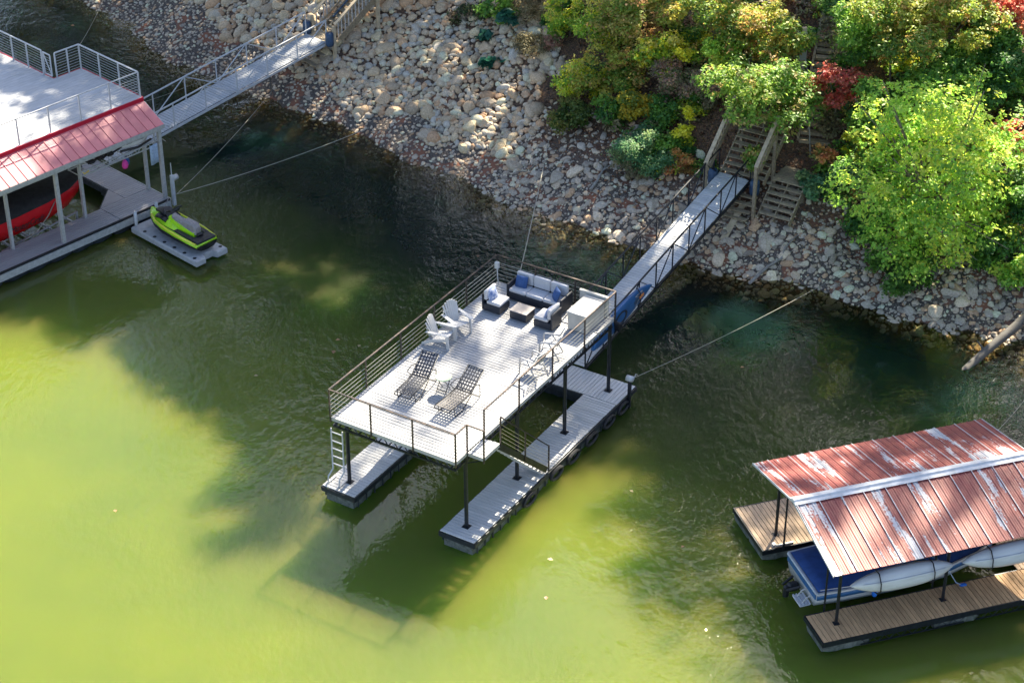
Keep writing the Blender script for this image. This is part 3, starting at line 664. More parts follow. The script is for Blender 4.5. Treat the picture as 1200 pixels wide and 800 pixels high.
# adirondack chairs
def adirondack(label, u, v, rz):
    a = on_deck('adirondack_chair', label, 'chair', u, v, rz, 'white adirondack chairs by the left rail')
    o = MB()
    for i in range(7):                                      # fan of back slats
        x = (i - 3) * .078; hgt = 1.02 - .018 * (i - 3) ** 2
        o.loft([[(x * .8 - .03, .10, .27), (x * .8 + .03, .10, .27), (x * .8 + .03, .12, .27), (x * .8 - .03, .12, .27)], [(x * 1.1 - .036, .36, hgt), (x * 1.1 + .036, .36, hgt), (x * 1.1 + .036, .38, hgt), (x * 1.1 - .036, .38, hgt)]])
    o.bar((-.3, .32, .66), (.3, .32, .66), .03, .05); o.build('backrest', M['white_plastic'], a)
    o = MB()
    for i in range(6):
        y = .12 - i * .095; o.box(-.27, .27, y - .04, y + .04, .275 + i * .022, .295 + i * .022)
    o.build('seat', M['white_plastic'], a)
    for sx in (-1, 1):
        MB().loft([[(sx * .33 + dx, y, .555 + dz) for dx, dz in ((-w, 0), (w, 0), (w, .025), (-w, .025))] for y, w in ((.34, .045), (.0, .06), (-.42, .075), (-.5, .05))]).build('arm', M['white_plastic'], a)
        MB().loft([[(sx * .30 + dx, y0 + dy, z) for dx, dy in ((-.018, -.05), (.018, -.05), (.018, .05), (-.018, .05))] for y0, z in ((-.44, 0), (-.40, .555))]).build('leg', M['white_plastic'], a)
        MB().loft([[(sx * .29 + dx, y, z + dz) for dx, dz in ((-.015, -.05), (.015, -.05), (.015, .05), (-.015, .05))] for y, z in ((-.42, .36), (.1, .25), (.52, .05))]).build('leg', M['white_plastic'], a)
    return a
adirondack('white adirondack chair beside the left rail, the one closer to the loungers', .50, 5.42, R_(100))
adirondack('white adirondack chair beside the left rail, the one closer to the sofa', .52, 6.40, R_(68))
# patio armchairs by the right rail
def armchair(label, u, v, rz):
    a = on_deck('patio_armchair', label, 'chair', u, v, rz, 'pale patio armchairs by the right rail')
    o = MB()
    for i in range(6): z = .46 + i * .075; y = .22 + i * .03; o.box(-.24, .24, y, y + .02, z, z + .06)
    o.build('backrest', M['grey_plastic'], a)
    MB().bbox(-.25, .25, -.25, .22, .37, .41, .015).build('seat', M['grey_plastic'], a)
    for sx in (-1, 1):
        MB().tube([(sx * .29, .38, .92), (sx * .29, .22, .62), (sx * .3, -.28, .62), (sx * .3, -.33, .56), (sx * .3, -.36, .01)], .03, 6).build('leg', M['grey_plastic'], a, True)
        MB().tube([(sx * .29, -.05, .62), (sx * .29, .12, .35), (sx * .29, .32, .01)], .03, 6).build('leg', M['grey_plastic'], a, True)
    MB().tube([(-.29, -.3, .38), (.29, -.3, .38)], .02, 5).build('stretcher', M['grey_plastic'], a)
    return a
armchair('pale patio armchair by the right rail, nearer the stair landing', 4.12, 5.50, R_(-100))
armchair('pale patio armchair by the right rail, nearer the white cabinet', 4.05, 6.75, R_(-72))
# chaise loungers with woven straps
def lounger(label, u, v, rz, web):
    a = on_deck('chaise_lounger', label, 'lounger', u, v, rz, 'strap loungers on the sun deck')
    w = .30; hinge = (0.0, .36); head = (.74, .84)             # seat runs -1.15..0, back rises to y=.62
    zs = lambda y: .34 if y < 0 else .36 + (y / head[0]) * (head[1] - .36)
    fr = MB()
    for sx in (-1, 1):
        fr.tube([(sx * w, -1.22, .30), (sx * w, -1.15, .36), (sx * w, -.4, .33), (sx * w, 0, .36), (sx * w, head[0], head[1])], .016, 6)
    fr.tube([(-w, -1.22, .30), (w, -1.22, .30)], .016, 6); fr.tube([(-w, 0, .36), (w, 0, .36)], .016, 6); fr.tube([(-w, *head), (w, *head)], .016, 6)
    fr.build('frame', M['black_tube'], a, True)
    sp = MB()
    def P(x, q):                                             # q in 0..1 along the sling
        s = q * 2.05
        if s < 1.18: return (x, -1.18 + s, .355 - .03 * math.sin(math.pi * s / 1.18))
        r = (s - 1.18) / .87; return (x, r * head[0], .36 + r * (head[1] - .36) - .01)
    nc = 17
    for i in range(nc):
        q = (i + .5) / nc; d = .011
        sp.add([P(-w, q - d), P(w, q - d), P(w, q + d), P(-w, q + d)], [(0, 1, 2, 3)])
    for k in range(6):
        x = -w + .05 + k * (2 * w - .1) / 5; vs = []; fs = []
        for i in range(25):
            q = .01 + .98 * i / 24; p = P(0, q); vs += [(x - .022, p[1], p[2] + .004), (x + .022, p[1], p[2] + .004)]
            if i: n = 2 * i; fs.append((n - 2, n - 1, n + 1, n))
        sp.add(vs, fs)
    m = sp.build('webbing', web, a)
    so = m.modifiers.new('thickness', 'SOLIDIFY'); so.thickness = .006; so.offset = 0
    for sx in (-1, 1):
        MB().tube([(sx * (w + .01), -1.0, .34), (sx * (w + .02), -.95, .02), (sx * (w + .02), -.55, .015), (sx * (w + .02), .0, .34)], .016, 6).build('leg', M['black_tube'], a, True)
        MB().tube([(sx * (w + .03), -.05, .35), (sx * (w + .07), -.2, .56), (sx * (w + .07), .12, .60), (sx * (w + .07), .38, .5), (sx * (w + .05), .42, .02)], .016, 6).build('arm', M['black_tube'], a, True)
    MB().tube([(-w - .05, .42, .02), (w + .05, .42, .02)], .014, 5).build('stretcher', M['black_tube'], a)
    return a
lounger('black strap chaise lounger left of the little round table', 1.38, 2.98, R_(6), M['webbing'])
lounger('taupe and black strap chaise lounger right of the little round table', 3.02, 3.0, R_(-1), M['beige_web'])
t = on_deck('side_table', 'small round folding table with green patterned top between the two loungers', 'table', 2.18, 3.12)
MB().lathe([(.0, .50), (.25, .50), (.27, .512), (.27, .53), (.25, .54), (0, .54)], 20).build('table_top', M['green_top'], t)
for sx in (-1, 1):
    MB().tube([(sx * .17, -.16, .0), (sx * .17, .16, .5)], .013, 5).build('leg', M['black_tube'], t); MB().tube([(sx * .15, .16, .0), (sx * .15, -.16, .5)], .013, 5).build('leg', M['black_tube'], t)
MB().tube([(-.17, -.12, .06), (.17, -.12, .06)], .011, 5).build('stretcher', M['black_tube'], t)
# ------------------------------------------------------------------ red-roofed boathouse (local x along its dock front, y into the boathouse)
LXO, LYO, LYAW = -13.83, 72.89, R_(46.6)
ZB, ZU = .60, 4.75
def W3(x, y, z=0.0):
    return Vector((LXO + x * math.cos(LYAW) - y * math.sin(LYAW), LYO + x * math.sin(LYAW) + y * math.cos(LYAW), z))
def build_boathouse():
    t = thing('red_roof_boathouse', 'big boathouse with pale upper deck, white railings and sloping red roof edge', 'boathouse', (LXO, LYO, 0), LYAW)
    X0 = -13.0
    # lower floor: front walk, end walk, corner boards of the boat slip
    boards(t, 'floor_board', X0, -2.45, .06, 1.36, ZB, 'x', .145, M['taupe'])
    boards(t, 'floor_board', -2.43, -.02, .06, 1.36, ZB - .001, 'x', .145, M['taupe'])
    boards(t, 'floor_board', -1.22, -.02, 1.38, 7.6, ZB, 'x', .145, M['taupe'])
    boards(t, 'floor_board', X0, -1.24, 5.6, 7.6, ZB, 'x', .145, M['taupe'])
    mb = MB(); mb.prism([(-2.45, 1.375), (-1.24, 1.375), (-1.24, 2.45)], ZB - .03, ZB - .003); mb.build('corner_panel', M['taupe'], t)
    mb = MB(); mb.prism([(-1.24, 5.58), (-2.3, 5.58), (-1.24, 4.5)], ZB - .03, ZB - .003); mb.build('corner_panel', M['taupe'], t)
    mb = MB()
    mb.box(X0, -2.5, 1.365, 1.40, ZB - .3, ZB - .035); mb.bar((-2.48, 1.40, ZB - .17), (-1.26, 2.47, ZB - .17), .04, .27); mb.box(-1.275, -1.245, 2.47, 4.5, ZB - .3, ZB - .035)
    mb.build('slip_edge', M['black_plastic'], t)
    MB().box(X0, .0, .0, .055, ZB - .06, ZB + .012).build('rub_rail', M['rubber'], t)
    MB().box(X0, .0, -.05, -.004, ZB - .36, ZB - .08).build('front_fascia', M['rail_alu'], t)
    MB().box(.005, .05, .0, 7.6, ZB - .34, ZB + .0).build('end_fascia', M['rail_alu'], t)
    f = float_mb(1.3, 1.0, .62).build('float_tub', M['black_plastic'], t)
    repeat(f, [(-1.6 - 1.9 * i, .62, ZB - .2) for i in range(6)] + [(-.62, 2.6, ZB - .2), (-.62, 5.2, ZB - .2)], [(0, 0, 0)] * 6 + [(0, 0, math.pi / 2)] * 2)
    f = float_mb(.8, .3, .3).build('float_tub', M['black_plastic'], t); repeat(f, [(-.35 - 1.02 * i, .16, ZB - .3) for i in range(12)])
    # posts
    o = MB().box(-.07, .07, -.07, .07, ZB, 4.05).build('post', M['rail_alu'], t)
    repeat(o, [(-.08, .2, 0), (-5.1, .16, 0), (-10.2, .16, 0), (-.08, 5.05, 0), (-5.1, 7.3, 0)])
    o = MB().box(-.06, .06, -.06, .06, ZB, 4.55).build('post', M['rail_alu'], t)
    repeat(o, [(-.1, 1.26, 0), (-3.3, 1.22, 0), (-6.76, 1.2, 0), (-10.0, 1.2, 0), (-1.5, 5.75, 0)])
    # roof deck
    boards(t, 'upper_deck_board', X0, -.02, 1.12, 5.12, ZU, 'x', .2, M['pale_deck'], gap=.006)
    boards(t, 'upper_deck_board', X0, -1.40, 5.12, 8.9, ZU - .001, 'x', .2, M['pale_deck'], gap=.006)
    mb = MB(); mb.box(X0, -.06, 1.2, 5.05, ZU - .30, ZU - .04); mb.box(X0, -1.44, 5.055, 8.82, ZU - .30, ZU - .042); mb.build('deck_joists', M['rail_alu'], t)
    mb = MB(); mb.box(X0, .0, 1.07, 1.115, ZU - .16, ZU + .012); mb.build('roof_fascia', M['crimson'], t)
    mb = MB(); mb.box(-.015, .02, 1.12, 5.13, ZU - .2, ZU + .01); mb.box(-1.4, .0, 5.125, 5.16, ZU - .2, ZU + .008); mb.box(-1.395, -1.36, 5.17, 8.9, ZU - .2, ZU + .01); mb.build('deck_edge_trim', M['crimson'], t)
    # sloping red roof sheets with standing ribs
    y0, z0, y1, z1 = -.10, 3.98, 1.066, 4.60
    W = .405; a = math.atan2(z1 - z0, y1 - y0); L = math.hypot(z1 - z0, y1 - y0)
    mb = MB().box(-W / 2 + .002, W / 2 - .002, 0, L, -.012, 0); mb.box(-W / 2 + .002, -W / 2 + .03, 0, L, 0, .022)
    o = mb.build('roof_panel', M['pink_roof'], t); repeat(o, [(-W / 2 - i * W, y0, z0) for i in range(32)], [(a, 0, 0)] * 32)
    MB().box(X0, .02, y0 - .02, y0 + .03, z0 - .17, z0 - .014).build('eave_gutter', M['rail_alu'], t)
    MB().prism([(y0 + .04, z0 - .1), (y0 + .04, z0 - .015), (y1, z1 - .02), (y1, z1 - .3)], 0, .03).build('gable_trim', M['rail_alu'], t, loc=(.0, 0, 0), rot=(R_(90), 0, R_(90)))
    MB().box(X0, -.04, .05, .16, 3.66, 3.80).build('eave_beam', M['rail_alu'], t)
    # red roof strip on the far side
    mb = MB().box(-.2, .2, 0, 1.25, -.012, 0); o = mb.build('roof_panel', M['pink_roof'], t); repeat(o, [(-1.5 - .41 * i, 10.05, 4.2) for i in range(28)], [(a, 0, math.pi)] * 28)
    # railings
    def run(p, q, n, cab=8, first=True, wide=.055):
        p, q = Vector((*p, ZU)), Vector((*q, ZU)); up = Vector((0, 0, 1.08))
        MB().bar(p + up, q + up, wide, .04).build('top_rail', M['white_metal'], t)
        for i in range(0 if first else 1, n + 1): c_ = p.lerp(q, i / n); MB().bar(c_ - Vector((0, 0, .1)), c_ + up * .98, .05).build('rail_post', M['white_metal'], t)
        mb = MB()
        for k in range(cab): zz = Vector((0, 0, .11 + .12 * k)); mb.tube([p + zz, q + zz], .008, 4)
        mb.build('rail_cable', M['rail_alu'], t)
    run((-.06, 1.2), (-.06, 5.08), 3); run((-.06, 5.08), (-1.25, 5.08), 2, first=False)
    run((-1.45, 5.7), (-1.45, 8.85), 3); run((-1.45, 8.85), (X0, 8.85), 8, first=False)
    run((-.06, 1.2), (X0, 1.2), 9, cab=7, first=False, wide=.035)
    # little gate at the head of the ramp
    g = MB().bar((-1.42, 5.16, ZU + 1.02), (-1.42, 5.64, ZU + 1.02), .04); g.bar((-1.42, 5.16, ZU + .1), (-1.42, 5.64, ZU + .1), .04); g.bar((-1.42, 5.16, ZU + .1), (-1.42, 5.16, ZU + 1.0), .04); g.bar((-1.42, 5.64, ZU + .1), (-1.42, 5.64, ZU + 1.0), .04); g.bar((-1.42, 5.18, ZU + .14), (-1.42, 5.62, ZU + .98), .03)
    for k in range(7): g.tube([(-1.42, 5.16, ZU + .2 + k * .11), (-1.42, 5.64, ZU + .2 + k * .11)], .007, 4)
    g.build('gate', M['white_metal'], t)
    # hanging rack under the eave
    mb = MB()
    for y in (.22, 1.02):
        for z in (3.02, 3.2): mb.bar((-3.95, y, z), (-.12, y, z), .04)
        for i in range(12): x = -3.95 + i * .348; mb.tube([(x, y, 3.02), (x + .174, y, 3.2), (x + .348, y, 3.02)], .012, 4)
    for i in range(9): x = -3.9 + i * .46; mb.bar((x, .22, 3.0), (x, 1.02, 3.0), .03)
    for x in (-3.9, -.3):
        for y in (.22, 1.02): mb.bar((x, y, 3.0), (x, y, 4.0), .04)
    mb.build('hanging_rack', M['rail_alu'], t)
    return t
boathouse = build_boathouse()
# boat lift frame in the slip
t = thing('boat_lift', 'grey steel boat lift cradle under the red boat', 'boat lift', W3(-6.0, 2.1, 0), LYAW)
mb = MB()
for y in (-.45, 1.35): mb.bar((-5, y, .18), (2.6, y, .18), .09, .12)
for i in range(9): mb.bar((-5 + i * .95, -.45, .12), (-5 + i * .95, 1.35, .12), .07, .08)
mb.build('cradle', M['rail_alu'], t)
mb = MB(); mb.bar((2.6, -.45, .1), (2.6, -.45, .75), .07); mb.bar((2.6, 1.35, .1), (2.6, 1.35, .75), .07); mb.bar((2.6, -.45, .72), (-1, -.45, .40), .05); mb.build('guide_post', M['rail_alu'], t)

# red wakeboard boat with black cover
def hull_rings(L, B, stations, zk, zc, zg):
    """stations: (x, half beam factor, keel z, chine z, gunwale z)"""
    return [[(x, -b * B, g), (x, -b * B * .96, (c + g) / 2), (x, -b * B * .80, c), (x, 0, k), (x, b * B * .80, c), (x, b * B * .96, (c + g) / 2), (x, b * B, g)] for x, b, k, c, g in stations]
b = thing('red_boat', 'red wakeboard boat under a black cover hoisted inside the boathouse slip', 'boat', W3(-6.1, 2.8, .42), LYAW)
st = [(-3.6, .95, .10, .30, 1.22), (-2, 1.0, .06, .30, 1.22), (0, 1.0, .04, .32, 1.24), (1.5, .96, .06, .38, 1.29), (2.6, .80, .14, .52, 1.35), (3.3, .53, .34, .76, 1.40), (3.75, .24, .68, 1.0, 1.43), (3.95, .03, 1.08, 1.24, 1.44)]
R0 = hull_rings(7.6, 1.22, st, 0, 0, 0)
MB().loft(R0, True, False).build('hull', M['red_hull'], b, True)
cov = []
for x, bb, k_, c_, g_ in st:
    w = bb * 1.22 + .015; hgt = .62 if -2.2 < x < 1.0 else .42 if x < 2 else .22
    cov.append([(x, -w, g_ - .05), (x, -w - .005, g_ + .02), (x, -w * .7, g_ + hgt * .55), (x, 0, g_ + hgt), (x, w * .7, g_ + hgt * .55), (x, w + .005, g_ + .02), (x, w, g_ - .05)])
MB().loft(cov, True, False).build('boat_cover', M['black_cover'], b, True)
fc = bpy.data.curves.new('hull_lettering', 'FONT'); fc.body = 'MasterCraft'; fc.size = .34; fc.shear = .35; fc.extrude = .004; fc.space_character = .95
tmp = bpy.data.objects.new('hull_lettering', fc); COL.objects.link(tmp); dg = bpy.context.evaluated_depsgraph_get(); tm = bpy.data.meshes.new_from_object(tmp.evaluated_get(dg)); bpy.data.objects.remove(tmp)
# lettering lies on the red topside, facing the dock front
lo = link('hull_lettering', tm, None, b, (-.45, -1.225, .60), (R_(88), 0, R_(.5))); tm.materials.clear(); tm.materials.append(M['black_cover'])
MB().tube([(1.9, -1.05, 1.15), (1.3, -1.3, .75), (.6, -1.36, .28), (-.2, -1.32, .1), (-.7, -1.25, .25)], .022, 5).build('bow_line', M['rope_white'], b, True)

# things stored on the hanging rack
def stored(name, label, cat, x, y, z): return thing(name, label, cat, W3(x, y, z), LYAW)
o = stored('tow_tube', 'white and black inflatable towable lying on the hanging rack', 'inflatable', -1.15, .62, 3.22)
rings = []
for i in range(9):
    s = -1 + i / 4; k_ = math.sqrt(max(.05, 1 - s * s * .9)); rings.append([(s * .72, .38 * k_ * math.cos(a), .20 + .2 * k_ * math.sin(a)) for a in [2 * math.pi * j / 12 for j in range(12)]])
MB().loft(rings).build('hull', M['white_plastic'], o, True)
for x in (-.3, .25): MB().bbox(x - .17, x + .17, -.34, -.1, .25, .45, .05).build('seat_pad', M['dark_gear'], o)
MB().tube([(-.75, -.3, .1), (0, -.43, .06), (.75, -.3, .1)], .05, 6).build('skirt', M['dark_gear'], o, True)
o = stored('folded_bikes', 'jumble of dark folded gear lying on the left half of the hanging rack', 'gear', -2.75, .62, 3.22)
random.seed(3)
mb = MB()
for i in range(16):
    p = Vector((random.uniform(-.8, .8), random.uniform(-.35, .35), random.uniform(.03, .3))); q = p + Vector((random.uniform(-.5, .5), random.uniform(-.2, .2), random.uniform(-.05, .15))); mb.tube([p, q], random.uniform(.02, .06), 6)
mb.build('tubes', M['dark_gear'], o)
mb = MB()
for i in range(3): mb.bbox(-.6 + i * .45, -.3 + i * .45, -.25, .2, .02, .16, .04)
mb.build('bags', M['black_cover'], o)
o = stored('yellow_strap', 'yellow ratchet strap at the left end of the hanging rack', 'strap', -3.75, .3, 3.03); MB().tube([(-.1, 0, .2), (.0, -.1, .05), (.2, -.1, .1), (.3, .1, .03)], .025, 5).build('webbing', M['yellow'], o)
o = stored('pink_vest', 'pink and blue life vest hanging below the rack', 'life vest', -1.85, .18, 2.55)
rings = [[(x * w, y * .09, z) for x, y in [(math.cos(a), math.sin(a)) for a in [2 * math.pi * j / 10 for j in range(10)]]] for z, w in ((.08, .10), (.18, .15), (.3, .13), (.42, .05))]
MB().loft(rings).build('front', M['pink'], o, True); MB().loft([[(p[0] + .16, p[1] + .12, p[2] + .05) for p in r] for r in rings]).build('back', M['blue_cloth'], o, True)
o = stored('beach_towel', 'pale blue towel hung from the end of the rack', 'towel', -.45, .12, 2.3)
rings = [[(x, .03 * math.sin(x * 14) + dy, z) for x, dy in [(-.2 + .05 * i, 0) for i in range(9)] + [(.2 - .05 * i, .02) for i in range(9)]] for z in (0, .3, .6, .85)]
MB().loft(rings).build('cloth', M['pale_blue'], o, True)

# personal watercraft on its drive-on float
f = thing('watercraft_float', 'pale grey drive-on float attached to the boathouse dock front', 'float', W3(-1.48, -2.38, 0), LYAW)
mb = MB()
mb.loft([[(x, y, z) for x, y in ((-.78 + i, -2.0 + i), (-.30, -2.0 + i), (-.22, -1.75), (.22, -1.75), (.30, -2.0 + i), (.78 - i, -2.0 + i), (.78 - i, 2.05 - i), (-.78 + i, 2.05 - i))] for z, i in ((.06, .03), (.10, 0), (.28, 0), (.33, .03))])
mb.build('float_body', M['grey_plastic'], f)
o = MB().lathe([(.075, .0), (.075, .012), (.04, .014), (0, .014)], 10).build('socket', M['rubber'], f); repeat(o, [(x, -1.75 + .62 * i, .332) for i in range(6) for x in (-.64, .64)])
o = MB().tube([(0, 0, .1), (0, 0, .95)], .07, 8).build('mooring_post', M['white_metal'], f, True); repeat(o, [(-.55, 2.0, 0), (.5, 2.0, 0)])
j = thing('watercraft', 'lime green and black personal watercraft parked on its pale float', 'personal watercraft', W3(-1.45, -2.42, .34), LYAW)
# local: bow at +y
st = [(-1.68, .50, .12, .40), (-1.2, .56, .06, .44), (-.4, .58, .02, .47), (.4, .56, .02, .50), (1.0, .46, .06, .54), (1.4, .30, .16, .58), (1.68, .10, .32, .60)]
MB().loft([[(-w, y, g), (-w * .98, y, (k_ + g) / 2), (-w * .6, y, k_ + .03), (0, y, k_), (w * .6, y, k_ + .03), (w * .98, y, (k_ + g) / 2), (w, y, g)] for y, w, k_, g in st], True, False).build('hull', M['dark_gear'], j, True)
deck = []
for y, w, k_, g in st:
    hump = .28 if -.3 < y < 1.2 else (.10 if y >= 1.2 else .03); nar = .62 if y < -.3 else .8
    deck.append([(-w * 1.02, y, g - .06), (-w * 1.03, y, g + .03), (-w * .85, y, g + .07), (-w * nar * .6, y, g + .05 + hump * .8), (0, y, g + .06 + hump), (w * nar * .6, y, g + .05 + hump * .8), (w * .85, y, g + .07), (w * 1.03, y, g + .03), (w * 1.02, y, g - .06)])
MB().loft(deck, True, False).build('top_shell', M['lime'], j, True)
for s_ in (-1, 1):
    MB().tube([(s_ * .50, -1.62, .47), (s_ * .58, -.8, .52), (s_ * .585, .0, .55), (s_ * .5, .85, .62), (s_ * .3, 1.35, .66)], .045, 6).build('side_rail', M['yellowlime'], j, True)
    MB().loft([[(s_ * (.30 + dx), y, z + dz) for dx, dz in ((-.08, 0), (.08, -.05), (.08, .03), (-.08, .1))] for y, z in ((.35, .72), (.75, .78), (1.0, .72))]).build('side_vent', M['dark_gear'], j, True)
    MB().bbox(s_ * .37 - .11, s_ * .37 + .11, -1.25, .35, .50, .585, .02).build('foot_mat', M['dark_gear'], j)
    MB().tube([(s_ * .06, .42, 1.02), (s_ * .30, .36, 1.12), (s_ * .44, .28, 1.11)], .035, 6).build('handlebar', M['dark_gear'], j, True)
    MB().bar((s_ * .34, .62, .82), (s_ * .5, .56, .92), .12, .07).build('mirror', M['dark_gear'], j)
MB().bbox(-.47, .47, -1.70, -1.22, .46, .575, .03).build('swim_platform', M['dark_gear'], j)
MB().loft([[(x * w, y, z0 + zz * h_) for x, zz in ((-1, 0), (-.9, .8), (-.5, 1), (.5, 1), (.9, .8), (1, 0))] for y, w, z0, h_ in ((-1.22, .13, .60, .30), (-1.08, .19, .62, .42), (-.52, .20, .62, .42), (-.46, .19, .62, .30), (.0, .17, .66, .27), (.25, .13, .70, .28))]).build('seat', M['seat_grey'], j)
MB().loft([[(x * w, y, z0 + zz * h_) for x, zz in ((-1, 0), (-.9, .8), (-.5, 1), (.5, 1), (.9, .8), (1, 0))] for y, w, z0, h_ in ((-1.15, .20, .50, .22), (-.5, .25, .52, .26), (.2, .24, .56, .26), (.45, .2, .6, .24))]).build('seat_side', M['lime'], j)
MB().loft([[(x * w, y, z) for x in (-1, -.5, .5, 1)] + [(x * w, y, z - .1) for x in (1, .5, -.5, -1)] for y, z, w in ((.55, .93, .24), (.95, .95, .2), (1.3, .84, .1))]).build('hood_panel', M['dark_gear'], j)
MB().loft([[(x * w, y, z) for x in (-1, -.5, .5, 1)] + [(x * w, y + .06, z - .08) for x in (1, .5, -.5, -1)] for y, z, w in ((.42, .82, .20), (.58, .98, .22), (.72, 1.08, .14))]).build('console', M['dark_gear'], j)
MB().bbox(-.16, .16, -1.36, -1.24, .575, .70, .05).build('boarding_handle', M['dark_gear'], j)
MB().bar((.1, 1.0, .9), (.42, 1.05, 1.25), .03, .012).build('flag_strap', M['seat_grey'], j)
# winch post beside the watercraft
w = thing('dock_winch', 'white winch post at the outer corner of the red-roofed boathouse dock', 'winch', W3(.12, -.10, .3), LYAW)
MB().box(-.06, .06, -.06, .06, 0, 1.35).build('post', M['white_metal'], w); MB().tube([(.06, 0, 1.2), (.26, 0, 1.2)], .12, 10).build('drum', M['rail_alu'], w, True); MB().tube([(0, 0, 1.3), (0, 0, 1.9)], .02, 5).build('whip', M['white_metal'], w)

# its gangway and timber stair
g2 = thing('boathouse_gangway', 'white aluminium truss gangway from the stony bank to the red-roofed boathouse', 'gangway', W3(.1, 4.82, 0), LYAW - math.pi / 2)
gangway(g2, 12.3, 1.32, 1.42, .76, 7, M['white_metal'], M['pale_deck'])
# ------------------------------------------------------------------ rust-roofed boat dock (local x along the roof, y towards the bank)
RXO, RYO, RYAW = 9.1, 45.7, R_(17.6)
def W4(x, y, z=0.0):
    return Vector((RXO + x * math.cos(RYAW) - y * math.sin(RYAW), RYO + x * math.sin(RYAW) + y * math.cos(RYAW), z))
def build_right():
    t = thing('rust_roof_boat_dock', 'covered boat dock with peeling rust red and white metal roof and cedar walkways', 'boat dock', (RXO, RYO, 0), RYAW)
    Z = .5; X1 = 10.5
    boards(t, 'walkway_board', 0, X1, .0, 1.26, Z, 'y', .145, M['cedar'])
    boards(t, 'walkway_board', 7.1, X1, 1.28, 4.52, Z - .001, 'y', .145, M['cedar_grey'])
    boards(t, 'walkway_board', .07, X1, 4.54, 6.81, Z, 'y', .145, M['cedar_grey'])
    mb = MB()
    for x0, x1, y0, y1 in ((0, X1, -.045, -.005), (-.045, -.005, -.045, 1.3), (0, 7.06, 1.265, 1.30), (.07, 7.06, 4.495, 4.535), (.025, .065, 4.495, 6.86), (.07, X1, 6.815, 6.855)): mb.box(x0, x1, y0, y1, Z - .17, Z - .004 if y0 > -.02 else Z - .006)
    for a in ((1.2, -.03), (5.0, -.03), (1.2, 1.28), (4.4, 4.52)):
        truss_mb(mb, (a[0], a[1], Z - .17), (a[0] + 3.4, a[1], Z - .17), .2, 9, .012, .018)
    mb.build('walkway_frame', M['black_steel'], t)
    f = float_mb(1.5, 1.24, .44).build('float_tub', M['float_grey'], t)
    repeat(f, [(.78, .63, Z - .08), (4.4, .63, Z - .08), (8.4, .63, Z - .08), (.85, 5.15, Z - .08), (.85, 6.3, Z - .08), (5, 5.7, Z - .08), (9.4, 3, Z - .08)])
    o = MB().tube([(0, 0, Z), (0, 0, 2.58)], .05, 8).add(*_plate(.09, Z + .004)).build('roof_post', M['black_steel'], t)
    repeat(o, [(.71, .68, 0), (4.23, .70, 0), (7.75, .70, 0), (.76, 5.16, 0), (4.3, 5.16, 0), (7.8, 5.16, 0)])
    o = MB().tube([(0, 0, Z - .1), (0, 0, 2.65)], .032, 7).build('roof_post', M['black_steel'], t); repeat(o, [(.62, 1.32, 0), (.72, 4.48, 0), (4.2, 1.32, 0)])
    # roof frame
    E0, E1 = .31, 8.27; n0, nr, n1 = .36, 3.295, 6.23; ze, zr = 2.6, 3.22
    mb = MB()
    for y, z in ((.70, 2.63), (1.32, 2.74), (5.16, 2.79), (4.48, 2.92)): mb.bar((E0 + .1, y, z), (E1 - .1, y, z), .05, .06)
    for x in (.7, 4.23, 7.75):
        mb.bar((x, n0 + .1, ze - .02), (x, nr, zr - .06), .05, .07); mb.bar((x, n1 - .1, ze - .02), (x, nr, zr - .06), .05, .07); mb.bar((x, .7, 2.55), (x, 5.16, 2.55), .05, .06)
    mb.build('roof_frame', M['black_steel'], t)
    # sheets
    nP = 11; W = (E1 - E0) / nP
    for side in (0, 1):
        L = math.hypot(nr - n0, zr - ze) - .02; a = math.atan2(zr - ze, nr - n0)
        # near slope runs +y, far slope is the same sheet turned round
        mb = MB().box(-W / 2 + .003, W / 2 - .003, 0, L, -.012, 0)
        for k in (.0, .333, .667): x = -W / 2 + .04 + k * W; mb.loft([[(x - .035, 0, .0), (x - .012, 0, .02), (x + .012, 0, .02), (x + .035, 0, .0)], [(x - .035, L, .0), (x - .012, L, .02), (x + .012, L, .02), (x + .035, L, .0)]])
        for k in (.12, .21, .45, .55, .79, .88): x = -W / 2 + .04 + k * W; mb.loft([[(x - .018, 0, .0), (x - .006, 0, .005), (x + .006, 0, .005), (x + .018, 0, .0)], [(x - .018, L, .0), (x - .006, L, .005), (x + .006, L, .005), (x + .018, L, .0)]])
        o = mb.build('roof_panel', M['rust_roof'], t)
        repeat(o, [(E0 + (i + .5) * W, n0 if side == 0 else n1, ze) for i in range(nP)], [(a, 0, 0 if side == 0 else math.pi)] * nP)
        so = MB().bar((0, .0, .028), (0, L - .03, .028), .022, .012).build('seam_strip', M['roof_cap'], t)
        repeat(so, [(E0 + (i if side == 0 else i + .62) * W * .999 + .03, n0 if side == 0 else n1, ze + .006) for i in range(nP)], [(a, 0, 0 if side == 0 else math.pi)] * nP)
    sl = (zr - ze) / (nr - n0)
    mb = MB().loft([[(x, nr - .21, zr - .21 * sl + .048), (x, nr - .10, zr - .1 * sl + .052), (x, nr - .05, zr + .085), (x, nr + .05, zr + .085), (x, nr + .10, zr - .1 * sl + .052), (x, nr + .21, zr - .21 * sl + .048)] for x in (E0 - .02, E0 + 2.6)])
    mb.build('ridge_cap', M['roof_cap'], t)
    MB().loft([[(x, nr - .215, zr - .21 * sl + .050), (x, nr - .10, zr - .1 * sl + .056), (x, nr - .05, zr + .089), (x, nr + .05, zr + .089), (x, nr + .10, zr - .1 * sl + .056), (x, nr + .215, zr - .21 * sl + .050)] for x in (E0 + 2.45, E1 + .02)]).build('ridge_cap', M['roof_cap'], t)
    mb = MB()
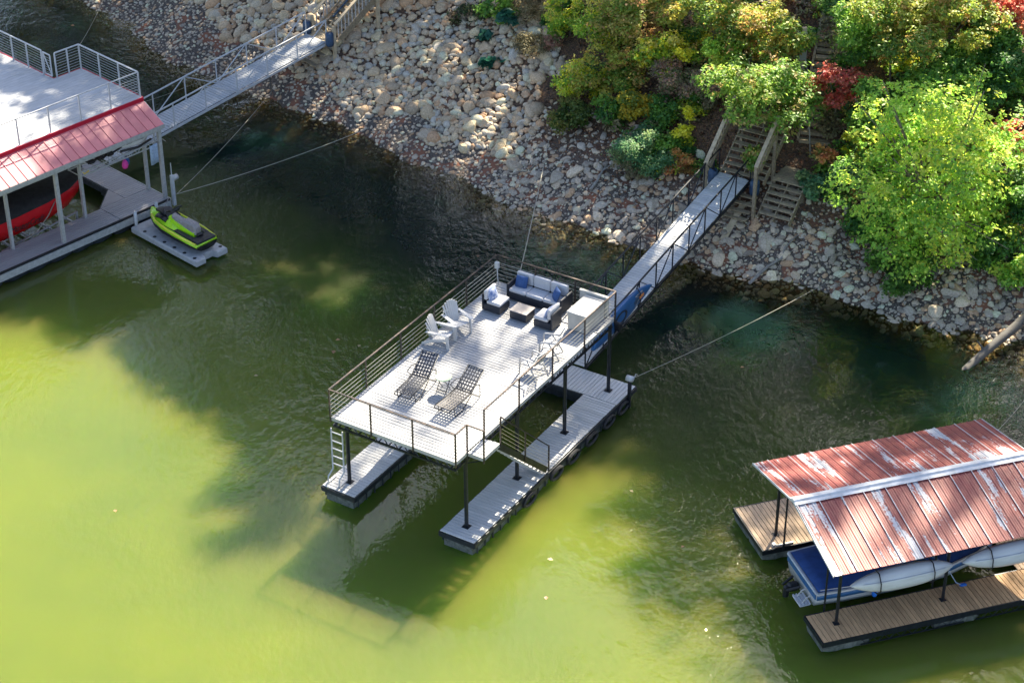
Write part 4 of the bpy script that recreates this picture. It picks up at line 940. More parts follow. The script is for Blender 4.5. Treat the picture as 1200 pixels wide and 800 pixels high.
    for y0, y1 in ((n0, nr), (n1, nr)): mb.bar((E0 - .012, y0, ze - .01), (E0 - .012, y1, zr - .01), .02, .07); mb.bar((E1 + .012, y0, ze - .01), (E1 + .012, y1, zr - .01), .02, .07)
    mb.build('gable_trim', M['roof_cap'], t)
    mb = MB(); mb.bar((.5, 4.56, Z + .05), (1.1, 4.6, Z + .03), .05); mb.box(.42, .52, 4.6, 4.72, Z + .002, Z + .08); mb.build('cleat', M['rail_alu'], t)
    return t
right_dock = build_right()
# runabout under the roof: stern towards open water
b = thing('runabout_boat', 'blue and white motor boat with blue canvas cover moored under the rust-roofed dock', 'boat', W4(3.6, 2.62, .10), RYAW)
st = [(-3.12, 1.04, .14, .30, .86), (-2.2, 1.10, .05, .26, .86), (-.5, 1.14, .0, .26, .88), (1.2, 1.10, .02, .34, .95), (2.3, .86, .14, .48, 1.02), (3.0, .50, .36, .66, 1.08), (3.4, .10, .7, .92, 1.12)]
MB().loft([[(x, -w, g), (x, -w * .97, c_ + (g - c_) * .4), (x, -w * .84, c_), (x, 0, k_), (x, w * .84, c_), (x, w * .97, c_ + (g - c_) * .4), (x, w, g)] for x, w, k_, c_, g in st], True, False).build('hull', M['white_hull'], b, True)
for s_ in (-1, 1):
    MB().loft([[(x, s_ * (w + .004 + dy), g + dz) for dy, dz in ((0, -.24), (.018, -.24), (.018, -.06), (0, -.06))] for x, w, k_, c_, g in st]).build('side_stripe', M['blue_stripe'], b, True)
    MB().loft([[(x, s_ * (w + .01 + dy), g + dz) for dy, dz in ((-.03, -.05), (.035, -.05), (.035, .02), (-.03, .02))] for x, w, k_, c_, g in st]).build('rub_rail', M['white_hull'], b)
MB().box(-3.155, -3.125, -1.0, 1.0, .62, .80).build('transom_stripe', M['blue_stripe'], b)
MB().bbox(-3.17, -3.06, -1.05, 1.05, .82, .885, .02).build('transom_cap', M['white_hull'], b)
cv = []
for x, hgt, w in ((-3.06, .03, 1.0), (-2.75, .12, 1.04), (-1.9, .16, 1.09), (-.6, .34, 1.12), (.1, .62, 1.12), (.6, .5, 1.1), (1.3, .2, 1.05), (2.3, .1, .82), (3.1, .06, .4)):
    g = .885 + max(0, (x - .3)) * .05
    cv.append([(x, -w, g), (x, -w * .98, g + .03), (x, -w * .6, g + .03 + hgt * .7), (x, 0, g + .03 + hgt), (x, w * .6, g + .03 + hgt * .7), (x, w * .98, g + .03), (x, w, g)])
MB().loft(cv, True, False).build('canvas_cover', M['blue_canvas'], b, True)
MB().tube([(-3.0, -.98, .92), (-1.9, -1.08, .915), (.0, -1.13, .92)], .018, 5).build('cover_hem', M['offwhite'], b)
MB().bbox(-3.55, -3.2, -.85, -.28, .30, .345, .02).build('swim_platform', M['white_metal'], b)
for i in range(4): MB().bar((-3.52 + i * .10, -.85, .36), (-3.52 + i * .10, -.28, .36), .05, .03).build('platform_slat', M['white_metal'], b)
mb = MB(); mb.tube([(-3.45, -.75, .34), (-3.3, -.75, .55), (-3.15, -.75, .6)], .02, 5); mb.tube([(-3.45, -.4, .34), (-3.3, -.4, .55), (-3.15, -.4, .6)], .02, 5); mb.build('platform_bracket', M['rail_alu'], b)
o = MB().bbox(-3.5, -3.14, .06, .30, .12, .42, .06); o.bbox(-3.62, -3.44, .10, .26, -.1, .36, .05); o.tube([(-3.6, .02, .3), (-3.2, -.1, .44)], .045, 6); o.tube([(-3.6, .32, .3), (-3.2, .44, .44)], .045, 6); o.build('stern_drive', M['dark_gear'], b)
MB().loft([[(x, y, z) for y in (-.9, -.3, .3, .9)] + [(x + .03, y, z + .012) for y in (.9, .3, -.3, -.9)] for x, z in ((.55, 1.32), (.95, 1.05))]).build('windshield', M['blue_stripe'], b)
o = thing('boat_fender', 'bright blue cylindrical fender hanging from the boat side over the cedar walk', 'fender', W4(2.28, 1.36, .60), RYAW)
MB().lathe([(.0, 0), (.06, .02), (.085, .08), (.085, .34), (.06, .40), (.02, .42), (.015, .55), (0, .55)], 12).build('fender_body', M['blue_fender'], o, True)
# two white kayaks slung on edge from the near eave
def slung_kayak(label, x, L, tilt):
    k = thing('white_kayak', label, 'kayak', W4(x, .52, 1.93), RYAW, 'white kayaks slung under the rust roof eave')
    Kx = Matrix(((1, 0, 0, 0), (0, 0, 1, 0), (0, -1, 0, 0), (0, 0, 0, 1)))       # length x, deck to +y, beam upright
    T = Matrix.Rotation(tilt, 4, 'Y') @ Matrix.Rotation(R_(-24), 4, 'X') @ Kx
    def part(mb, name, mat, smooth=True): mb.v = [tuple(T @ Vector(p)) for p in mb.v]; return mb.build(name, mat, k, smooth)
    part(MB().loft(kayak_mb(L, .74, .34)), 'hull', M['white_hull'])
    part(MB().loft([[(x_, yy, zz) for yy, zz in ((-.02, -.262 * s_), (.02, -.262 * s_), (.02, -.285 * s_), (-.02, -.285 * s_))] for x_, s_ in ((-L * .4, .55), (-L * .2, .93), (0, 1), (L * .2, .93), (L * .4, .55))]), 'keel_strip', M['white_hull'], False)
    part(MB().loft([[(.1 + .45 * c_ * math.cos(a), .22 * c_ * math.sin(a), z) for a in [2 * math.pi * j_ / 12 for j_ in range(12)]] for c_, z in ((1, .07), (1.05, .10), (.85, .10), (.8, .05))]), 'cockpit_rim', M['dark_gear'])
    for xx in (-L * .26, L * .26):
        w = .33
        part(MB().tube([(xx, -w - .05, .3), (xx, -w - .06, .05), (xx + .02, -w * .8, -.2), (xx, 0, -.31), (xx, w * .8, -.22), (xx, w + .05, .05), (xx, w + .02, .3)], .02, 5), 'hanging_strap', M['dark_gear'])
    return k
slung_kayak('white kayak slung under the roof eave above the stern half of the boat', 2.68, 3.35, 0.0)
slung_kayak('white kayak slung under the roof eave beyond the middle post', 6.35, 3.4, 0.0)
o = thing('red_paddle', 'red and blue paddle tucked behind the kayaks under the roof eave', 'paddle', W4(4.5, .95, 2.2), RYAW)
MB().tube([(-.9, 0, -.12), (.9, 0, .12)], .018, 6).build('shaft', M['black_tube'], o); MB().bbox(-1.3, -.88, -.015, .015, -.25, -.03, .01).build('blade', M['blue_hull'], o); MB().bbox(.88, 1.3, -.015, .015, .03, .25, .01).build('blade', M['red_hull'], o)
o = thing('dock_line', 'slack blue and white mooring line hanging to the cedar walk', 'rope', W4(4.9, 1.1, .5), RYAW)
MB().tube([(-.35, .2, 1.2), (-.25, .15, .6), (.0, .05, .15), (.2, 0, .03), (.32, .05, .02)], .016, 5).build('line', M['pale_blue'], o, True); MB().bbox(.12, .34, -.05, .07, .004, .07, .02).build('coil', M['blue_fender'], o)
# ------------------------------------------------------------------ timber stairs on the bank
def timber_stair(t, x0, x1, y0, z0, y1, z1, n, mat, tread_d=.27, mid=True):
    st_ = MB().bbox(-(x1 - x0) / 2, (x1 - x0) / 2, -tread_d / 2, tread_d / 2, -.04, 0, .006).build('stair_tread', mat, t)
    pts = [(y0 + (y1 - y0) * (i + .5) / n, z0 + (z1 - z0) * (i + 1) / n) for i in range(n)]
    repeat(st_, [((x0 + x1) / 2, y, z) for y, z in pts])
    for x in ((x0 + .02, (x0 + x1) / 2, x1 - .02) if mid else (x0 + .02, x1 - .02)):
        MB().bar((x, y0, z0 - .03), (x, y1, z1 - .06), .045, .24).build('stringer', mat, t)
s1 = thing('dock_stair', 'weathered timber stair with wide handrails climbing from the dock gangway', 'stairs', W2(0, 0), DYAW)
timber_stair(s1, 1.88, 3.78, 23.55, 2.1, 25.7, 3.85, 9, M['timber'])
for x in (1.84, 3.86):
    y0, y1 = (22.2, 25.5) if x < 3 else (22.5, 24.3)
    zr = lambda y: 3.1 + (y - 22.2) * .815
    zs = lambda y: 2.1 + max(0, y - 23.55) * .815
    MB().bar((x, y0, zr(y0)), (x, y1, zr(y1)), .16, .045).build('handrail', M['timber_pale'], s1)
    MB().bar((x, y0 + .4, zr(y0 + .4) - .62), (x, y1, zr(y1) - .62), .05, .26).build('skirt_board', M['timber'], s1)
    for y in (y0 + .05, y1 - .1):
        q = W2(x, y); MB().box(x - .06, x + .06, y - .06, y + .06, gz(q.x, q.y) - .2, zr(y) - .03).build('rail_post', M['timber'], s1)
    o = MB().box(-.02, .02, -.02, .02, -.62, 0).build('baluster', M['timber'], s1)
    repeat(o, [(x, y0 + .3 + i * .2, zr(y0 + .3 + i * .2) - .05) for i in range(int((y1 - y0 - .4) / .2))])
for i in range(4):
    y = 23.0 - i * .26; MB().bbox(1.95, 3.75, y - .12, y + .12, 1.7 - i * .2, 1.74 - i * .2, .006).build('stair_tread', M['timber'], s1)
# black drums and posts where the gangway lands
for x, lab in ((1.72, 'dark blue drum beside the left gangway end at the timber stair'), (3.55, 'dark blue drum hanging at the right gangway end by the timber stair')):
    o = thing('roller_drum', lab, 'drum', W2(x, 23.2, 1.75), DYAW); MB().lathe([(0, 0), (.17, .02), (.2, .1), (.2, .55), (.17, .63), (0, .65)], 14).build('drum_body', M['blue_drum'], o, True); MB().tube([(0, 0, .6), (0, 0, 1.05)], .05, 7).build('pile', M['black_steel'], o)
# old plank leaning down the rocks
a, c = gp(847, 281, .05), gp(871, 239, .28)
o = thing('loose_plank', 'pale loose plank leaning down the rocks beside the dock stair post', 'plank', a, 0); d = c - a
MB().bar((0, 0, 0), d, .26, .04).build('board', M['timber_pale'], o)
# second short stair down to the rocks
s2 = thing('rock_stair', 'short weathered timber stair with open risers ending on the rocks right of the gangway', 'stairs', W2(0, 0), DYAW)
timber_stair(s2, 4.0, 5.38, 22.65, 1.18, 24.0, 2.34, 6, M['timber'])
o = MB().bbox(-.69, .69, -.135, .135, -.04, 0, .006).build('landing_board', M['timber'], s2); repeat(o, [(4.69, 24.1 + .28 * i, 2.345) for i in range(4)])
for x in (4.06, 5.32):
    for y in (23.9, 25.0): q = W2(x, y); MB().box(x - .05, x + .05, y - .05, y + .05, gz(q.x, q.y) - .3, 2.3).build('post', M['timber'], s2)
# upper flight climbing through the trees to the top of the picture
q0, q1 = gp(955, 165, .1), gp(992, -30, .1)
dv = Vector((q1.x - q0.x, q1.y - q0.y, 0)); Lh = dv.length; dv.normalize()
s3 = thing('hillside_steps', 'long timber steps set into the slope under the trees', 'stairs', q0, math.atan2(dv.y, dv.x) - math.pi / 2)
ns = int(Lh / .34); st_ = MB().bbox(-.62, .62, -.16, .16, -.14, 0, .012).build('step_timber', M['timber'], s3)
locs = []
for i in range(ns):
    p = q0 + dv * (i * .34); locs.append((0, i * .34, gz(p.x, p.y) + .12 - q0.z))
repeat(st_, locs)
for x in (-.68, .68):
    for i in range(0, ns - 6, 6): MB().bar((x, i * .34, locs[i][2] - .08), (x, (i + 6) * .34 - .03, locs[i + 6][2] - .08), .1, .16).build('edge_timber', M['timber'], s3)
# wooden post with a meter box beside the steps
p = gp(938, 95, 0); o = thing('utility_post', 'wooden utility post with pale meter box beside the hillside steps', 'post', p)
MB().box(-.09, .09, -.09, .09, -.3, 2.35).build('post', M['timber_pale'], o); MB().bbox(-.14, .14, -.2, -.095, 1.0, 1.45, .02).build('meter_box', M['rail_alu'], o); MB().bbox(-.3, .12, -.16, .0, 2.05, 2.2, .03).build('lamp_head', M['rail_alu'], o); MB().tube([(.0, -.12, 1.45), (.0, -.12, 2.05)], .025, 5).build('conduit', M['rail_alu'], o)

# timber stair of the boathouse gangway
s4 = thing('boathouse_stair', 'pale timber stair with picket railings rising from the white gangway', 'stairs', W3(12.5, 4.82, 0), LYAW - math.pi / 2 - R_(6))
zf = 2.12
timber_stair(s4, -.75, .75, .75, zf, 5.6, zf + 3.3, 17, M['timber'])
o = MB().bbox(-.8, .8, -.065, .065, -.04, 0, .006).build('landing_board', M['timber_pale'], s4); repeat(o, [(0, -.1 + .14 * i, zf - .02) for i in range(6)])
for x in (-.83, .83):
    zr = lambda y: zf + 1.0 + (y - .6) * .68
    MB().bar((x, .35, zr(.35)), (x, 5.4, zr(5.4)), .15, .045).build('handrail', M['timber_pale'], s4)
    MB().bar((x, .5, zr(.5) - .85), (x, 5.4, zr(5.4) - .85), .045, .1).build('bottom_rail', M['timber'], s4)
    for y in (.3, 2.8, 5.3):
        q = s4.matrix_basis @ Vector((x, y, 0)); MB().box(x - .065, x + .065, y - .065, y + .065, gz(q.x, q.y) - .3, zr(y) - .03).build('rail_post', M['timber_pale'], s4)
    o = MB().box(-.018, .018, -.018, .018, -.84, 0).build('baluster', M['rail_alu'], s4)
    repeat(o, [(x, .55 + i * .2, zr(.55 + i * .2) - .04) for i in range(24)])
MB().bar((.83, .2, .62), (.83, -.55, .35), .2, .05).build('brace', M['timber_pale'], s4)
for z in (.8, 1.2, 1.6): MB().bbox(-.8, .8, .0 - (2 - z), .24 - (2 - z), z, z + .04, .006).build('stair_tread', M['timber'], s4)
MB().bar((-.45, 1.2, zf + .55), (-.45, 5.2, zf + 3.3), .05).build('conduit_pipe', M['blue_drum'], s4)
for x, lab in ((-.86, 'dark drum at the far rail where the white gangway meets its stair'), (.86, 'dark drum at the near rail where the white gangway meets its stair')):
    o = thing('roller_drum', lab, 'drum', s4.matrix_basis @ Vector((x, .02, zf - .1)), 0); MB().lathe([(0, 0), (.16, .02), (.19, .1), (.19, .55), (.16, .63), (0, .65)], 14).build('drum_body', M['blue_drum'], o, True)
# mooring cables
def cable(label, a, b, r=.016, sag=.15, mat='rope_white', name='mooring_cable'):
    a, b = Vector(a), Vector(b); pts = []
    for i in range(13): s_ = i / 12; p = a.lerp(b, s_); p.z -= sag * 4 * s_ * (1 - s_); pts.append(p)
    o = MB().tube(pts, r * .72, 5).build(name, M[mat]); return tag(o, label, 'cable', 'mooring cables to the bank')
cable('pale mooring rope from the sofa corner of the main dock up to the rocks', W2(.78, 9.9, ZD + .1), gp(643, 165, .1), .025)
cable('taut cable from the winch post of the main dock to the right bank', W2(5.45, 9.8, 1.25), gp(985, 322, .1), .014)
cable('upper of two cables from the boathouse winch to the bank under the white gangway', W3(.2, -.2, .8), gp(318, 108, .5), .016)
cable('long low cable from the boathouse winch to the stony shore', W3(.22, -.2, .8), gp(432, 150, .15), .02)
cable('thin cable from the back of the boathouse rail to the far shore', W3(-.05, 5.2, 5.6), at(125, -10, 1.2), .012)
cable('cable from the far corner of the rust-roofed dock to the right bank', W4(7.9, 5.4, 2.2), at(1215, 450, 1.0), .014)
cable('thin guy wire running beside the white gangway to the boathouse', W3(.1, 3.4, 3.4), gp(250, 88, .8), .010)
o = thing('mooring_stake', 'rusty steel stake driven into the shingle below the white gangway', 'stake', gp(318, 112, 0)); MB().tube([(0, 0, -.2), (0, 0, 1.25)], .035, 6).build('pipe', M['log'], o)
# sunken log
a, c = gp(1205, 370, .38), at(1092, 466, -.45)
o = thing('sunken_log', 'grey weathered log sloping from the right bank into the water', 'log', a); d = c - a
pts = [d * s_ + Vector((.04 * math.sin(s_ * 9), 0, .05 * math.sin(s_ * 7))) for s_ in [-.35 + i * .135 for i in range(11)]]
MB().tube(pts, .21, 10, .13).build('trunk', M['log'], o, True)
for s_, e in ((.1, (.3, -.4, .3)), (.45, (-.3, .2, .35))): p = d * s_; MB().tube([p, p + Vector(e)], .05, 6, .02).build('branch_stub', M['log'], o)
# driftwood on the rocks
for pts_, lab in ((((878, 332), (900, 312), (916, 303), (920, 290), (935, 275)), 'bleached driftwood branch lying on the rocks below the short stair'), (((692, 222), (700, 212), (706, 200), (712, 193)), 'small forked driftwood branch beside the left end of the rocky point')):
    P = [gp(x, y, .14) for x, y in pts_]; o = thing('driftwood', lab, 'driftwood', P[0]); MB().tube([p - P[0] for p in P], .07, 6, .03).build('branch', M['twig'], o, True)
    m_ = P[len(P) // 2] - P[0]; MB().tube([m_, m_ + Vector((.4, .3, .15))], .04, 5, .015).build('twig', M['twig'], o)
# ------------------------------------------------------------------ trees and shrubs
PAL = {
    'green': [(0.145, 0.3, 0.0473), (0.102, 0.24, 0.0405), (0.203, 0.36, 0.054), (0.246, 0.39, 0.0675), (0.0725, 0.18, 0.0405)],
    'lime': [(0.29, 0.48, 0.0675), (0.217, 0.42, 0.0675), (0.392, 0.54, 0.081), (0.16, 0.33, 0.054), (0.522, 0.57, 0.0945)],
    'limegreen': [(.20, .33, .055), (.16, .30, .05), (.25, .36, .06), (.12, .24, .04), (.36, .30, .10)],
    'peach': [(.22, .28, .05), (.34, .30, .08), (.46, .28, .12), (.15, .24, .04), (.28, .33, .06)],
    'limegold': [(.22, .30, .045), (.30, .33, .05), (.15, .25, .04), (.38, .34, .06), (.11, .20, .04), (.40, .27, .08)],
    'yellowgreen': [(0.435, 0.51, 0.054), (0.232, 0.405, 0.054), (0.696, 0.6, 0.0405), (0.16, 0.3, 0.0473), (0.58, 0.54, 0.135)],
    'yellow': [(0.72, 0.69, 0.0405), (0.609, 0.57, 0.054), (0.319, 0.405, 0.054), (0.72, 0.6, 0.0675)],
    'orange': [(0.72, 0.36, 0.135), (0.609, 0.45, 0.135), (0.29, 0.36, 0.0675), (0.72, 0.54, 0.243), (0.189, 0.27, 0.054)],
    'red': [(0.609, 0.15, 0.121), (0.72, 0.255, 0.176), (0.493, 0.135, 0.081), (0.652, 0.33, 0.176)],
    'rust': [(0.522, 0.21, 0.0945), (0.377, 0.24, 0.081), (0.58, 0.33, 0.108), (0.203, 0.24, 0.0675)],
    'teal': [(0.0725, 0.18, 0.0945), (0.116, 0.255, 0.121), (0.058, 0.15, 0.0675), (0.174, 0.3, 0.135), (0.246, 0.33, 0.135)],
    'deep': [(0.0725, 0.195, 0.0405), (0.0508, 0.15, 0.0405), (0.116, 0.255, 0.0473), (0.145, 0.285, 0.0405)],
    'mauve': [(0.246, 0.195, 0.149), (0.189, 0.21, 0.0945), (0.319, 0.225, 0.162), (0.29, 0.285, 0.149), (0.406, 0.225, 0.162)],
    'brown': [(0.232, 0.195, 0.108), (0.29, 0.255, 0.135), (0.145, 0.135, 0.0675)],
    'canopy': [(.08, .15, .03), (.12, .18, .04), (.18, .20, .04), (.06, .11, .03), (.26, .22, .05)],
}
PAL = {k: [tuple(min(.75, c * (1.0 if k in ('canopy', 'red') else 1.2)) for c in t) for t in v] for k, v in PAL.items()}
def leaf_mesh(name, P, Nrm, size, tones, rng, mat, aspect=.62):
    """One small folded leaf (two triangles) per point."""
    n = len(P); r = rng.normal(size=(n, 3)); T = np.cross(Nrm, r); T /= np.linalg.norm(T, axis=1)[:, None] + 1e-9; B = np.cross(Nrm, T)
    s = (size * rng.uniform(.65, 1.3, n))[:, None]
    v = np.stack([P - T * s * .5, P + B * s * aspect * .5 + Nrm * s * .10, P + T * s * .5 - Nrm * s * .06, P - B * s * aspect * .5 + Nrm * s * .10], 1).reshape(-1, 3)
    i = np.arange(n)[:, None] * 4; f = np.concatenate([i + np.array([[0, 1, 2]]), i + np.array([[0, 2, 3]])], 1).reshape(-1, 3)
    m = bpy.data.meshes.new(name); m.vertices.add(len(v)); m.vertices.foreach_set('co', v.astype(np.float32).ravel())
    m.loops.add(f.size); m.loops.foreach_set('vertex_index', f.astype(np.int32).ravel()); m.polygons.add(len(f)); m.polygons.foreach_set('loop_start', np.arange(0, f.size, 3, dtype=np.int32))
    m.update(calc_edges=True); m.validate()
    c = np.repeat(np.concatenate([tones, np.ones((n, 1))], 1), 4, 0)
    ca = m.attributes.new('tone', 'FLOAT_COLOR', 'POINT'); ca.data.foreach_set('color', c.astype(np.float32).ravel()); m.materials.append(mat); return m
def crown_points(rng, clumps, count, pal, clump_mix=.7, shell=.55):
    """clumps: list of (centre, radius). Leaves sit in sprays through each clump, thicker towards its outside."""
    P, Nn, Cc = [], [], []; tot = sum(r ** 2 for c, r in clumps); pal = np.array(pal)
    for c, r in clumps:
        n = max(6, int(count * r * r / tot)); nsp = max(3, n // 11)
        d = rng.normal(size=(nsp, 3)); d[:, 2] = d[:, 2] * .8 + .2; d /= np.linalg.norm(d, axis=1)[:, None]
        rad = r * (shell + (1 - shell) * rng.random(nsp) ** .6) * rng.uniform(.75, 1.15, nsp); S = np.array(c) + d * rad[:, None] * np.array([1, 1, .75])
        k = rng.integers(0, nsp, n); off = rng.normal(size=(n, 3)) * (.085 + .055 * r); off[:, 2] *= .55
        p = S[k] + off; nn = d[k] * .55 + np.array([0, 0, .8]) + rng.normal(size=(n, 3)) * .5; nn /= np.linalg.norm(nn, axis=1)[:, None]
        main = rng.integers(0, len(pal)); spt = np.where(rng.random(nsp) < clump_mix, main, rng.integers(0, len(pal), nsp))
        t = pal[np.where(rng.random(n) < .75, spt[k], rng.integers(0, len(pal), n))] * rng.uniform(.75, 1.25, (n, 1))
        P.append(p); Nn.append(nn); Cc.append(t)
    return np.concatenate(P), np.concatenate(Nn), np.concatenate(Cc)
def plant(name, label, cat, base, cen, rx, rz, pal, leaf, count, seed, nclump=16, trunk=.05, group=None, limbs=6, crown_name='foliage', lean=None, flat=1.0, mat_trunk='bark'):
    """base, cen: world places of the stem's foot and of the crown's middle; rx, rz: crown half width and half height."""
    rng = np.random.default_rng(seed); t = thing(name, label, cat, base, 0, group); c0 = cen - base; cl = []
    for i in range(nclump):
        for _ in range(20):
            d = rng.normal(size=3); d /= np.linalg.norm(d); k = rng.random() ** .45 * (1.22 if rng.random() < .22 else 1.0)
            p = np.array(c0) + d * k * np.array([rx, rx * flat, rz]) * .92
            if all(np.linalg.norm((p - q) / np.array([1, 1, .8])) > .42 * (r + .3 * rx) for q, r in cl): break
        cl.append((p, rx * rng.uniform(.20, .40)))
    P, Nn, C = crown_points(rng, cl, int(count * 1.3), PAL[pal] if isinstance(pal, str) else pal)
    zmin = np.array([gz(a + base.x, b + base.y) for a, b in P[:, :2]]) - base.z + .03 if count < 60000 else None
    if zmin is not None: P[:, 2] = np.maximum(P[:, 2], zmin + rng.random(len(P)) * .1)
    link(crown_name, leaf_mesh(crown_name, P, Nn, leaf * 1.08, C, rng, M['leaf']), None, t)
    top = c0 * .82; m1 = c0 * .45 + Vector((rng.uniform(-.1, .1) * rx, rng.uniform(-.1, .1) * rx, 0))
    MB().tube([Vector((0, 0, -.25)), m1 * .5, m1, top], trunk, 7, trunk * .35).build('trunk' if cat == 'tree' else 'stem', M[mat_trunk], t, True)
    mb = MB()
    for i in range(min(limbs, len(cl))):
        p, r = cl[i]; a = m1.lerp(top, rng.random() * .8); e = Vector(p); m_ = a.lerp(e, .55) + Vector((0, 0, .12 * rx * rng.uniform(-.5, 1)))
        mb.tube([a, m_, e], trunk * .42, 5, trunk * .14)
        e2 = e + Vector(rng.normal(size=3) * r * .7); mb.tube([m_, e2], trunk * .2, 4, trunk * .08)
    o = mb.build('limbs' if cat == 'tree' else 'twigs', M[mat_trunk], t); o['kind'] = 'stuff'
    return t
def shrub(label, px, py, h, r, rz, pal, count, seed, leaf=.13, cat='shrub', name='shrub', trunk=.03, **kw):
    c = gp(px, py, h); base = Vector((c.x, c.y, gz(c.x, c.y)))
    return plant(name, label, cat, base, c, r, rz, pal, leaf, count, seed, trunk=trunk, **kw)
GB = 'shrubs along the top of the bank'
shrub('yellow green shrub at the top edge right of the rounded stones', 668, 22, .8, 1.15, .9, 'yellowgreen', 2600, 1, group=GB)
shrub('bright yellow flecked shrub just left of the orange-topped shrub', 712, 30, 1.1, 1.3, 1.0, 'yellowgreen', 3200, 2, group=GB)
shrub('tall shrub with orange and peach leaves at the top centre of the thicket', 752, 12, 1.9, 1.7, 1.4, 'peach', 5200, 3, leaf=.15, group=GB, nclump=22)
shrub('deep green shrub below the yellow flecked one, in the middle of the thicket', 722, 82, .9, 1.5, 1.1, 'limegold', 3600, 4, group=GB)
shrub('mid green shrub at the edge of the rounded stones', 682, 96, .7, 1.25, .9, 'yellowgreen', 3000, 5, group=GB)
shrub('pale yellow leaved shrub above the mauve brown bush', 778, 62, 1.3, 1.2, .9, 'yellowgreen', 2600, 6, leaf=.15, group=GB)
shrub('dense mauve brown bush in the middle of the thicket', 806, 92, .9, 1.45, .95, 'mauve', 5600, 7, leaf=.10, group=GB, nclump=24)
shrub('yellow shrub left of the mauve brown bush', 748, 122, .6, .95, .7, [(.50, .42, .04), (.30, .33, .04), (.15, .22, .04), (.62, .46, .04)], 2400, 8, group=GB)
shrub('dark blue green bush overhanging the rocks left of the gangway', 757, 175, .75, 1.3, .95, 'teal', 6200, 9, leaf=.10, group=GB, nclump=22)
shrub('small yellow leaved sapling left of the timber handrail', 800, 148, .9, .6, .85, 'yellow', 900, 10, leaf=.15, group=GB, nclump=9)
shrub('rusty orange bush at the foot of the timber handrail', 797, 195, .35, .62, .5, 'rust', 1500, 11, leaf=.11, group=GB, nclump=9)
shrub('green shrub low at the corner of the rounded stones', 668, 135, .5, .95, .65, [(.09, .17, .03), (.14, .20, .05), (.05, .10, .03), (.22, .22, .05)], 2400, 12, group=GB)
shrub('green sapling crown left of the timber stair top', 838, 22, 1.8, 1.8, 1.4, 'limegold', 4600, 13, leaf=.14, group=GB, nclump=20)
shrub('pale green sapling above the mauve bush and left of the hillside steps', 850, 62, 1.4, 1.0, .9, 'lime', 2200, 14, leaf=.14, group=GB)
shrub('weedy green shrub with big leaves at the top of the rounded stones', 583, 12, .5, .95, .55, 'green', 1300, 15, leaf=.16, group=GB)
shrub('dark green weeds at the upper edge of the rounded stones near the stair', 545, 18, .35, .8, .4, [(.05, .09, .04), (.10, .13, .05), (.16, .12, .08)], 1000, 16, leaf=.12, group=GB)
shrub('broad teal leaved weed standing alone among the rounded stones', 575, 73, .3, .42, .25, [(.03, .13, .09), (.04, .17, .11)], 60, 17, leaf=.42, nclump=4, limbs=2, trunk=.02, group='teal weeds among the stones', cat='weed', name='weed')
shrub('tall teal leaved weed at the upper edge of the rounded stones', 592, 22, .6, .45, .5, [(.03, .13, .09), (.05, .18, .10)], 80, 18, leaf=.42, nclump=5, limbs=2, trunk=.02, group='teal weeds among the stones', cat='weed', name='weed')
shrub('low teal weed where the stones meet the soil', 566, 42, .3, .4, .25, [(.03, .12, .09), (.04, .15, .10)], 50, 19, leaf=.38, nclump=4, limbs=2, trunk=.02, group='teal weeds among the stones', cat='weed', name='weed')
shrub('brown dry brush between rounded stones and green thicket', 625, 52, .3, 1.0, .4, 'brown', 2600, 20, leaf=.09, group=GB, nclump=18)
shrub('brown dry brush at the top edge left of the yellow shrub', 632, 10, .35, 1.1, .45, 'brown', 2600, 21, leaf=.09, group=GB, nclump=18)
shrub('dark green shrub in the shade between mauve bush and yellow sapling', 775, 130, .45, .8, .55, 'deep', 1800, 22, group=GB)
shrub('low dark green shrub behind the blue green bush', 722, 130, .5, .9, .6, 'deep', 2000, 23, group=GB)
# right of the stairs
shrub('lime green tree leaning over the timber stair', 893, 112, 2.6, 2.2, 1.25, 'limegreen', 8000, 30, leaf=.15, cat='tree', name='small_tree', trunk=.09, nclump=30, group='small trees by the stairs', crown_name='crown', limbs=14)
shrub('green sapling crown hanging over the end of the timber stair rail', 884, 184, 1.9, .55, .36, 'limegreen', 1100, 31, leaf=.15, cat='tree', name='small_tree', trunk=.03, nclump=9, group='small trees by the stairs', crown_name='crown')
shrub('red leaved young tree beside the hillside steps', 978, 100, 1.9, 1.2, 1.0, 'red', 1300, 32, leaf=.17, cat='tree', name='small_tree', trunk=.05, nclump=16, group='small trees by the stairs', crown_name='crown')
shrub('green tree at the top edge left of the utility post', 905, 38, 2.2, 1.85, 1.5, 'limegold', 5200, 33, leaf=.15, cat='tree', name='small_tree', trunk=.07, nclump=22, group='small trees by the stairs', crown_name='crown')
shrub('yellow shrub right of the red leaved young tree', 1003, 168, .9, .6, .6, 'yellow', 900, 34, leaf=.15, group=GB, nclump=9)
shrub('orange red low shrub at the corner of the short stair', 972, 184, .8, .55, .55, 'rust', 500, 35, leaf=.15, group=GB, nclump=9)
shrub('teal green bush right of the short stair', 962, 216, .55, .85, .7, 'teal', 2600, 36, leaf=.15, group=GB)
shrub('teal green bush below the yellow shrub, left of the big tree', 1000, 205, .7, .8, .7, 'teal', 2400, 37, leaf=.15, group=GB)
